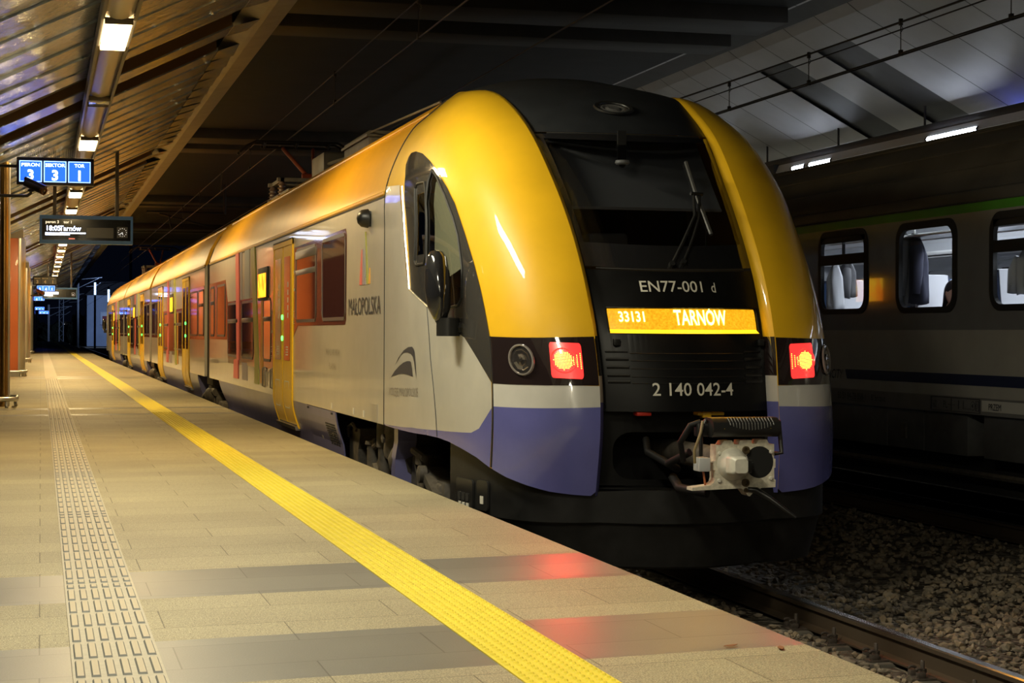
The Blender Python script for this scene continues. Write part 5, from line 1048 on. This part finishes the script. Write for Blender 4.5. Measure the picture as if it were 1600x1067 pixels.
    for sg in (-1, 1):
        x, y, z = .03 * sg, .083, .014; yy_ = y * cb + z * sb_; zz = z * cb - y * sb_; ey.lathe((hx - x * k, hy + k * yy_, hz + zz), (0, k, 0), [(0, .011), (.004, .009), (.006, .003)], 8)
    ey.build('eyes', principled('eyes_dark', (.03, .02, .02), .3), t)
passenger((8.76, 16.40, 1.545), -1, 'young person with dark hair looking down, head against the seat in the middle coach window', (.025, .015, .012), (.10, .04, .05), .35)
passenger((8.80, 19.18, 1.66), 1, 'person with blond hair and dark clothes in the left coach window', (.42, .30, .16), (.015, .015, .018), .1, False)
passenger((8.62, 15.33, 1.56), -1, 'person in profile beside the pale jacket in the right coach window', (.03, .02, .02), (.03, .03, .045), .1, False)
# coats and a curtain hanging at the windows
def coat(x, y, ztop, zbot, w, mat, label, inner=None, name='hanging_coat', cat='coat'):
    rings = []; n = 22
    for i in range(10):
        q = i / 9; z = ztop + (zbot - ztop) * q; ww = w * (.16 + .84 * min(1, q * 2.2) ** .7) * (1 + .06 * sin(q * 9)); dd = .03 + .055 * min(1, q * 3)
        rings.append([(x + dd * sin(t) * (1 + .25 * sin(5 * t + q * 3)), y + ww * cos(t) * (1 + .06 * sin(7 * t + q * 4)), z + .012 * sin(3 * t)) for t in np.linspace(0, 2 * pi, n + 1)[:-1]])
    t = thing(name, (x, y, zbot), label, cat); b = B(); b.loft(rings)
    if cat == 'coat':
        for sg in (-1, 1): b.tube([(x - .04, y + sg * w * .62, ztop - .10), (x - .07, y + sg * w * .95, ztop - .22), (x - .08, y + sg * w * .98, ztop - .42), (x - .085, y + sg * w * .88, zbot + .10)], .05, 10, rs=[.045, .055, .05, .04])
    b.build('cloth', mat, t, True)
    b = B(); b.tube([(x, y, ztop - .01), (x, y, ztop + .05), (x - .02, y, ztop + .07)], .008, 6); b.build('hook', alu, t)
    if inner: b = B(); b.loft([[(x - .09 + .012 * sin(3 * t_), y + w * .35 + w * .10 * cos(t_), z) for t_ in np.linspace(0, 2 * pi, 9)[:-1]] for z in (ztop - .28, (ztop + zbot) / 2, zbot + .06)]); b.build('pale_lining', inner, t, True)
navy = principled('coat_navy', (.03, .032, .055), .9); greyc = principled('coat_grey', (.12, .12, .125), .9); palec = principled('jacket_pale', (.50, .50, .50), .85); curt = principled('curtain_white', (.55, .56, .58), .8)
coat(8.50, 16.72, 2.14, 1.44, .23, navy, 'large navy coat hanging in the middle coach window', palec); coat(8.43, 16.80, 2.16, 1.42, .12, greyc, 'grey coat hanging left of the navy coat in the middle coach window')
coat(8.55, 14.62, 1.93, 1.50, .14, palec, 'pale hooded jacket hanging in the right coach window'); coat(8.62, 18.55, 1.95, 1.55, .13, greyc, 'dark coat hanging behind the blond passenger in the left coach window'); coat(8.42, 18.42, 1.90, 1.40, .085, curt, 'white curtain gathered at the left side of the left coach window', None, 'curtain', 'curtain')

# ------------------------------------------------------------------ signs, columns and fittings of our platform
signblk = principled('sign_housing_black', (.012, .012, .014), .35); signblue = emitter('sign_blue_light', (.012, .10, .78), 1.3); signwhite = emitter('sign_white_light', (.85, .92, 1.0), 2.6); signborder = emitter('sign_border_light', (.35, .55, 1.0), 2.0)
unlitnum = principled('sign_unlit_numerals', (.6, .52, .36), .5); unlitpan = principled('sign_unlit_panel', (.05, .05, .055), .4)
def sector_sign(x0, x1, z0, z1, y, words, nums, label, lit=True, spikes=True, nd_=.16, name='sector_sign', post=None):
    t = thing(name, ((x0 + x1) / 2, y, z0), label, 'sign', 'sector signs over the platform'); b = B(); b.box((x0, y, z0), (x1, y + nd_, z1), .012); b.build('sign_housing', signblk, t)
    W_, H = x1 - x0, z1 - z0; n = len(nums)
    for i in range(n):
        a = x0 + W_ * (.035 + i * .315 * 3 / n); c_ = a + W_ * .29 * 3 / n; zb, zt = z0 + H * .10, z1 - H * .13
        b = B(); b.box((a, y - .004, zb), (c_, y, zt)); pn = b.build('sign_panel', signborder if lit else unlitpan, t, None); b = B(); e = W_ * .012; b.box((a + e, y - .007, zb + e), (c_ - e, y - .003, zt - e)); b.build('sign_field', signblue if lit else unlitpan, pn, None)
        m_ = signwhite if lit else unlitnum; cxm = (a + c_) / 2
        text('sign_number', nums[i], m_, lambda x, q, cxm=cxm, zb=zb: (cxm + x, y - .011, zb + H * .08 + q), pn, H * .37, 1.0, bold=.035)
        if words: text('sign_word', words[i], m_, lambda x, q, cxm=cxm, zb=zb: (cxm + x, y - .011, zb + H * .56 + q), pn, H * .125, 1.0, bold=.014, width=(c_ - a) * {'TOR': .45, 'PERON': .80}.get(words[i], .88))
    if spikes:
        b = B()
        for k in range(34): x = x0 + .02 + (W_ - .2) * k / 33; b.tube([(x, y + .08, z1), (x + random.uniform(-.01, .01), y + .08 + random.uniform(-.03, .03), z1 + .125)], .0022, 4)
        b.build('bird_spikes', steel, t)
    if post: b = B(); b.tube([(x0, y + .08, z1 - .13), (post, y + .08, z1 - .13)], .022, 8); b.build('sign_bracket', signblk, t)
    if lit: l = area_light('sector_sign_light', ((x0 + x1) / 2, y - .03, (z0 + z1) / 2), (W_ * .9, H * .7), 2, (.12, .30, 1.0), rot=(radians(90), 0, 0))
sector_sign(-.345, .735, 3.235, 3.63, 27.0, ('PERON', 'SEKTOR', 'TOR'), '331', 'lit blue sector sign reading peron 3, sektor 3, tor 1', post=-.75)
sector_sign(-.33, .68, 3.13, 3.51, 80.0, ('PERON', 'SEKTOR', 'TOR'), '341', 'unlit grey sector sign with the numbers 3 4 1 far along the platform', False, False, post=-.75)
sector_sign(-.19, .61, 2.86, 3.131, 80.05, None, '341', 'small lit sector sign with 3 4 1 hung just below the unlit one', True, False, .12)
sector_sign(-.36, .20, 2.74, 3.00, 97.9, None, '41', 'small lit blue sign with 4 and 1 left of the far departure board', True, False, .12, post=-.75)
sector_sign(-.40, .25, 2.62, 2.86, 128.0, None, '541', 'tiny lit sign far down the platform, upper of the lowest two', True, False, .12, post=-.75); sector_sign(-.15, .55, 2.36, 2.60, 128.4, None, '541', 'tiny lit sign far down the platform, lowest and farthest', True, False, .12, post=-.75)
camm = principled('cctv_black', (.02, .016, .012), .3); cring = principled('cctv_bronze', (.16, .08, .03), .3, metal=.6)
def cctv(x, y, z, k, label):
    t = thing('security_camera', (x - .2, y, z - .3), label, 'camera', 'security cameras on the platform columns'); a = Vector((x - .13 * k, y + .10, z + .07 * k)); c_ = Vector((x + .10 * k, y - .10, z - .05 * k)); d = (c_ - a).normalized(); b = B()
    b.lathe(a, d, [(0, .03), (.01, .055), (.30 * k, .055), (.34 * k, .05)], 16); b.build('camera_body', camm, t, 50); b = B(); b.lathe(c_, d, [(.0, .058), (.045, .058), (.045, .045), (.03, .04)], 18); b.build('lens_ring', cring, t, 40); b = B(); b.lathe(c_ + d * .03, d, [(0, .04), (.004, .036), (.008, .012)], 16); b.build('lens', principled('cctv_lens', (.005, .005, .006), .04, coat=1), t, 40)
    b = B(); b.box((a.x - .01, a.y - .07, a.z + .05), (c_.x + .03, c_.y + .05, a.z + .062)) if False else b.tube([a + Vector((0, 0, .058)), c_ + d * .07 + Vector((0, 0, .06))], .03, 6); b.build('sun_shield', camm, t)
    b = B(); b.tube([(-.80 if y < 40 else -.435, y, z - .13), (x - .16, y, z - .13), (x - .10, y, z - .125), (x - .055, y, z - .09), (x - .05, y, z - .02)], .022, 8); b.lathe((x - .05, y, z - .07), (0, 0, 1), [(0, .05), (.03, .05), (.05, .03)], 10); b.build('camera_bracket', camm, t, 50)
cctv(-.09, 26.55, 3.165, 1.0, 'dark security camera on a curved bracket in front of the blue sector sign'); cctv(-.02, 75.4, 2.72, 1.0, 'small security camera far along the platform, left of the far departure board')
boardblue = principled('board_frame_blue', (.07, .30, 1.0), .35, coat=.3); screen = principled('board_screen_black', (.008, .008, .009), .1, coat=1.0); brt = emitter('board_text_white', (.62, .72, 1.0), 7.0); brtw = emitter('board_text_warm', (1.0, .85, .55), 1.6); brr = emitter('board_text_red', (1.0, .25, .15), 1.0); dimgrey = principled('board_screen_grey', (.05, .05, .05), .25)
def board(x0, x1, z0, z1, y, label, detail=True):
    t = thing('departure_board', ((x0 + x1) / 2, y, z0), label, 'sign', 'departure boards over the platform'); W_, H = x1 - x0, z1 - z0
    b = B(); ring(rrect(x0, x1, z0, z1, .015), rrect(x0 + .045, x1 - .045, z0 + .07, z1 - .07, .01), lambda a, c_, d: (a, y + .0 - d + .01, c_), -.2, .012, b); b.box((x0 + .02, y + .06, z0 + .02), (x1 - .02, y + .25, z1 - .02), .01); b.build('board_frame', boardblue, t)
    b = B(); b.box((x0 + .04, y + .02, z0 + .065), (x1 - .04, y + .055, z1 - .065)); sc = b.build('board_screen', screen, t, None)
    T = lambda name, s, m_, u, v, size, k=1.0: text(name, s, m_, lambda x, q: (x0 + W_ * u + x, y + .014, z0 + H * v + q), sc, size, k, 'LEFT', bold=.01)
    if detail:
        T('platform_text', 'peron 3', brtw, .062, .72, .055, 1.05); T('platform_text', 'tor 1', brtw, .255, .72, .055, 1.05); T('departure_time', '18:05', brt, .062, .46, .10, .95); T('departure_destination', 'Tarn\u00f3w', brt, .21, .46, .10, .92)
        b = B(); b.box((x0 + W_ * .06, y + .012, z0 + H * .30), (x0 + W_ * .215, y + .02, z0 + H * .39)); b.box((x0 + W_ * .215, y + .012, z0 + H * .355), (x0 + W_ * .49, y + .02, z0 + H * .40)); b.box((x0 + W_ * .215, y + .012, z0 + H * .30), (x0 + W_ * .32, y + .02, z0 + H * .33)); b.build('route_line', brt, sc, None); b = B(); b.box((x0 + W_ * .31, y + .012, z0 + H * .165), (x0 + W_ * .375, y + .02, z0 + H * .20)); b.build('notice_line', brr, sc, None)
        b = B(); b.box((x0 + W_ * .50, y + .012, z0 + H * .22), (x0 + W_ * .79, y + .018, z0 + H * .58)); b.build('grey_field', dimgrey, sc, None)
    else: b = B(); b.box((x0 + W_ * .08, y + .012, z0 + H * .42), (x0 + W_ * .46, y + .02, z0 + H * .62)); b.box((x0 + W_ * .06, y + .012, z0 + H * .28), (x0 + W_ * .3, y + .02, z0 + H * .36)); b.build('route_line', brt, sc, None)
    cxk, czk, R_ = x0 + W_ * .885, z0 + H * .43, H * .15; b = B()
    b.box((cxk - R_ * 1.25, y + .0135, czk - R_ * 1.3), (cxk + R_ * 1.25, y + .018, czk + R_ * 1.3)); b.build('clock_face', dimgrey, sc, None); b = B()
    for k in range(12): a = 2 * pi * k / 12; b.box((cxk + R_ * .95 * sin(a) - .006, y + .009, czk + R_ * .95 * cos(a) - .006), (cxk + R_ * .95 * sin(a) + .006, y + .013, czk + R_ * .95 * cos(a) + .006))
    for a, L_, w in ((radians(170), .6, .008), (radians(232), .85, .006)): b.tube([(cxk, y + .011, czk), (cxk + R_ * L_ * sin(a), y + .011, czk + R_ * L_ * cos(a))], w, 5)
    b.build('clock_hands', principled('clock_white', (.7, .7, .7), .4, emit=(1, 1, 1), es=.7), sc, None)
    for u in (.16, .83): x = x0 + W_ * u; b = B(); b.box((x - .035, y + .11, z1 - .02), (x + .035, y + .18, cz(x) + .02), .006); b.build('board_hanger', trunkm, t)
board(-.03, 1.72, 2.82, 3.365, 36.0, 'large blue framed departure board with a clock, showing 18:05 Tarn\u00f3w'); board(.05, 1.52, 2.55, 3.04, 80.8, 'far departure board below the row of lamps, half its text lit', False)

orange = mottle(principled('column_orange_cladding', (.66, .165, .055), .4, coat=.15), (.66, .165, .055), .06, 2); silver = principled('column_brushed_steel', (.52, .50, .45), .28, metal=.85); bronze = principled('column_bronze', (.34, .20, .06), .22, metal=.85); greycap = mottle(principled('column_cap_grey', (.35, .33, .29), .5), (.35, .33, .29), .1, 3)
names = ['nearest column at the left edge of the photo, bronze with steel edges', 'orange clad column with a steel corner, second from the left edge', 'third orange and steel column along the platform', 'fourth orange and steel column along the platform', 'fifth orange and steel column along the platform', 'farthest orange column of the platform']
for i, y in enumerate((28.4, 47.8, 70.0, 97.0, 127.0, 196.0)):
    t = thing('platform_column', (-.75, y, 0), names[i], 'column', 'columns along the platform'); H = cz(-.75) + .1; zt = 3.50; L_ = 1.6 if i else .5
    if i == 0:
        b = B(); b.lathe((-.535, y, 0), (0, 0, 1), [(0, .062), (H, .062)], 24); b.build('bronze_post', bronze, t, 60); b = B(); b.box((-1.4, y - .05, .0), (-.60, y + .35, H), .02); b.lathe((-.472, y + .15, 0), (0, 0, 1), [(0, .022), (H, .022)], 16); b.build('steel_casing', silver, t, 40)
    else:
        b = B(); b.box((-1.3, y, .12), (-.555, y + L_, zt), .01); b.build('orange_panel', orange, t); b = B(); b.loft([[(x_, y_, z) for x_, y_ in [(-.555, y - .01), (-.50, y - .012), (-.44, y + .02), (-.395, y + .08), (-.38, y + .16), (-.38, y + .34), (-.555, y + .34)]] for z in (.0, zt)]); b.box((-1.3, y + .02, 0), (-.45, y + L_, .13)); b.build('steel_corner', silver, t, 50)
        b = B(); b.box((-.47, y + .35, .14), (-.44, y + L_ + 4.5, zt), .004); b.build('orange_side_panel', orange, t); b = B(); b.box((-1.2, y + .03, zt), (-.43, y + .5, cz(-.43) + .05), .01); b.build('column_capital', greycap, t)
    b = B(); zr = .13; b.tube([(-1.3, y - .55, zr), (-.55, y - .55, zr), (-.40, y - .50, zr), (-.345, y - .38, zr), (-.345, y + .5, zr), (-.42, y + .6, zr), (-.6, y + .62, zr)], .035, 10)
    for x_, y_ in ((-.48, y - .50), (-.36, y + .35)): b.tube([(x_, y_, zr), (x_ - .01, y_ + .02, .05), (x_ - .0, y_, 0)], .025, 8); 
    b.build('guard_rail', alu, t, 60)
gp = glass('shelter_glass', (.7, .72, .75), .10); t = thing('glass_shelter', (-.9, 21, 0), 'glass wall of a shelter at the left edge of the photo', 'shelter')
b = B(); b.add([(-.655, 15.0, .05), (-.655, 24.2, .05), (-.655, 24.2, 2.6), (-.655, 15.0, 2.6)], [(0, 1, 2, 3)]); b.build('glass_pane', gp, t, None); b = B()
for y in (15.0, 19.6, 24.2): b.box((-.69, y - .04, 0), (-.62, y + .04, 2.65), .01)
b.box((-.69, 15, 2.6), (-.62, 24.2, 2.68), .01); b.build('shelter_frame', trunkm, t)

# ------------------------------------------------------------------ overhead line
wirem = principled('overhead_wire', (.05, .045, .04), .5, metal=.5)
def wire(name, x, z, r, label, y0=-8, y1=225, sag=0, span=58, ph=0):
    b = B(); ys = np.arange(y0, y1, 4.0); b.tube([(x, y, z - sag * abs(sin(pi * (y - ph) / span))) for y in ys], r, 6); o = b.build(name, wirem); tag(o, label, 'wire', 'overhead wires of the two tracks'); return o
wire('contact_wire', 4.08, 4.43, .011, 'contact wire over the roof of the yellow train'); wire('carrier_wire', 4.08, 4.86, .009, 'upper carrier wire above the contact wire of the yellow train'); wire('feeder_wire', 5.30, 4.33, .010, 'single thin wire running up from the yellow nose to the top of the photo')
wire('contact_wire', 9.68, 4.405, .012, 'left wire of the contact wire pair over the dark coach'); wire('contact_wire', 9.74, 4.405, .012, 'right wire of the contact wire pair over the dark coach'); wire('carrier_wire', 9.70, 4.86, .014, 'thick upper carrier wire over the dark coach', sag=.09, span=30, ph=30.5); wire('carrier_wire', 10.35, 4.93, .010, 'thinner second carrier wire over the dark coach')
for x, z0, z1, ys, who in ((9.7, 4.405, 4.85, (31, 27.9, 24.92, 22.08, 19.45, 16.95), 'over the dark coach'), (4.08, 4.43, 4.86, (20, 26, 37, 43, 49, 55), 'over the yellow train')):
    for k, y in enumerate(ys):
        b = B(); z1_ = z1 - (.06 if x > 9 else 0); b.tube([(x, y, z0), (x, y, z1_)], .006, 5); b.box((x - .02, y - .02, z1_ - .05), (x + .02, y + .02, z1_ + .03), .004); b.box((x - .02, y - .025, z0 - .02), (x + .02, y + .025, z0 + .05), .004); b.tube([(x, y, z1_ - .04), (x + .03, y, z1_ - .09), (x, y + .02, z1_ - .14)], .005, 5)
        o = b.build('dropper', wirem); tag(o, f'short vertical dropper between the wires {who}, {ordn[k] if x < 9 else ordn[5 - k]} from the camera', 'wire hanger', 'droppers of the overhead wires')
b = B(); b.tube([(3.3, 60, 5.03), (5.8, 60, 5.03)], .04, 8); b.tube([(3.7, 60, 4.98), (5.3, 60.2, 4.6)], .035, 8); b.tube([(5.8, 60, 5.0), (5.8, 60, 5.975)], .05, 8); b.tube([(4.0, 60, 4.98), (4.08, 60, 4.45)], .02, 6); o = b.build('cantilever_arm', wirem); tag(o, 'dark overhead line cantilever hanging from the deck above the yellow train', 'bracket')

# ------------------------------------------------------------------ beyond the end of the platform
nightblue = mottle(principled('pale_house_wall', (.35, .42, .55), .7), (.35, .42, .55), .1, .6); mastm = principled('mast_steel', (.10, .11, .13), .6, metal=.3)
t = thing('house', (9.6, 262, -.8), 'pale blue house wall lit at night beyond the end of the train', 'building'); b = B(); b.box((6.2, 260, -.8), (14, 272, 6.3)); b.build('house_wall', nightblue, t, None)
b = B(); b.box((8.0, 259.8, 2.2), (9.6, 260, 4.0), .05); w = b.build('house_window', principled('window_white_trim', (.6, .65, .75), .5), t); b = B(); b.box((8.3, 259.7, 2.5), (9.3, 259.85, 3.4)); b.build('window_curtain', principled('curtain_red', (.30, .05, .06), .7), w, None); b = B(); b.prism([(5.9, 6.3), (14.3, 6.3), (12, 8.2), (8, 8.2)], lambda a, c_, d: (a, 259.6 + d, c_), 0, 13); b.build('house_roof', principled('house_roof_dark', (.02, .02, .025), .8), t, None)
area_light('added_house_light', (9, 238, 6.5), (.5, .5), 1500, (.45, .62, 1.0), rot=(radians(75), 0, 0))  # cool light added to brighten the house wall, no lamp is built here
def mast(x, y, h, label, lattice=False, lit=False):
    t = thing('catenary_mast', (x, y, -.85), label, 'mast', 'masts beyond the platform'); b = B()
    if lattice:
        w = .28
        for a in (-w, w): b.box((x + a - .05, y - .05, -.85), (x + a + .05, y + .05, h))
        z = -.8; s_ = 1
        while z < h - .6: b.tube([(x - w * s_, y, z), (x + w * s_, y, z + .6)], .035, 4); z += .6; s_ = -s_
    else: b.box((x - .13, y - .13, -.85), (x + .13, y + .13, h), .02)
    b.build('mast_post', mastm, t); b = B(); b.tube([(x, y, h - .5), (x + 3, y, h - .2)], .05, 6); b.tube([(x, y, h - 1.6), (x + 2.6, y, h - .3)], .04, 6); b.tube([(x + 2.8, y, h - .9), (x + 2.2, y, h - 1.3), (x + 1.0, y, h - 1.4)], .03, 6); b.build('mast_bracket', mastm, t)
    if lit: b = B(); b.box((x - .12, y - .2, h - 1.8), (x + .12, y - .14, h - .3)); b.build('mast_light', emitter('mast_light_blue', (.45, .65, 1.0), 3.0), t, None)
mast(1.0, 250, 4.8, 'plain mast just left of the lattice mast beyond the platform end'); mast(2.7, 255, 6.6, 'lattice mast beyond the platform end, in the middle of the gap', True); mast(4.6, 240, 8.4, 'plain tall mast right of the lattice mast beyond the platform end'); mast(6.5, 232, 7.6, 'mast with a blue white light beside the pale house', False, True); mast(7.9, 225, 6.6, 'second lit mast in front of the pale house', False, True); mast(8.4, 180, 13, 'tall dark mast standing left of the far end of the yellow train')
treem = mottle(principled('dark_bush_leaves', (.022, .028, .016), .8), (.022, .028, .016), .4, 3)
for k, (x, y, r, h) in enumerate(((2.2, 280, 2.2, 3.2), (-1.0, 285, 2.6, 3.6), (5.4, 275, 1.6, 4.6))):
    bmx = bmesh.new(); bmesh.ops.create_icosphere(bmx, subdivisions=4, radius=1); rr = random.Random(k)
    for v in bmx.verts: d = 1 + .18 * sin(9 * v.co.x + k) * sin(8 * v.co.z) + rr.uniform(-.12, .12); v.co = Vector((x + v.co.x * r * d, y + v.co.y * r * d, -.8 + max(-.02, (v.co.z * .55 + .45)) * h * d))
    b = B(); b.bm(bmx); o = b.build('bush', treem, None, None); tag(o, ('dark bush in the middle of the gap beyond the platform', 'dark bush at the left, behind the far columns', 'tall dark bush in front of the pale house')[k], 'bush', 'bushes beyond the platform')
t = thing('distant_train', (3.8, 330, -.8), 'distant train with a bright headlight beyond the platform end', 'train'); b = B(); b.loft([[(3.8 + a, y, c_) for a, c_ in rrect(-1.4, 1.4, -.4, 3.0, .4)] for y in (330, 350)]); b.build('train_body', principled('distant_train_dark', (.03, .03, .035), .6), t); b = B()
hl = emitter('distant_headlight', (.9, .95, 1.0), 40.0)
for x, z in ((3.5, 2.2), (3.9, 2.35), (3.1, .9), (5.0, .7)): b = B(); b.lathe((x, 330, z), (0, -1, 0), [(0, .2), (.05, .18)], 12); b.build('headlight', hl, t)
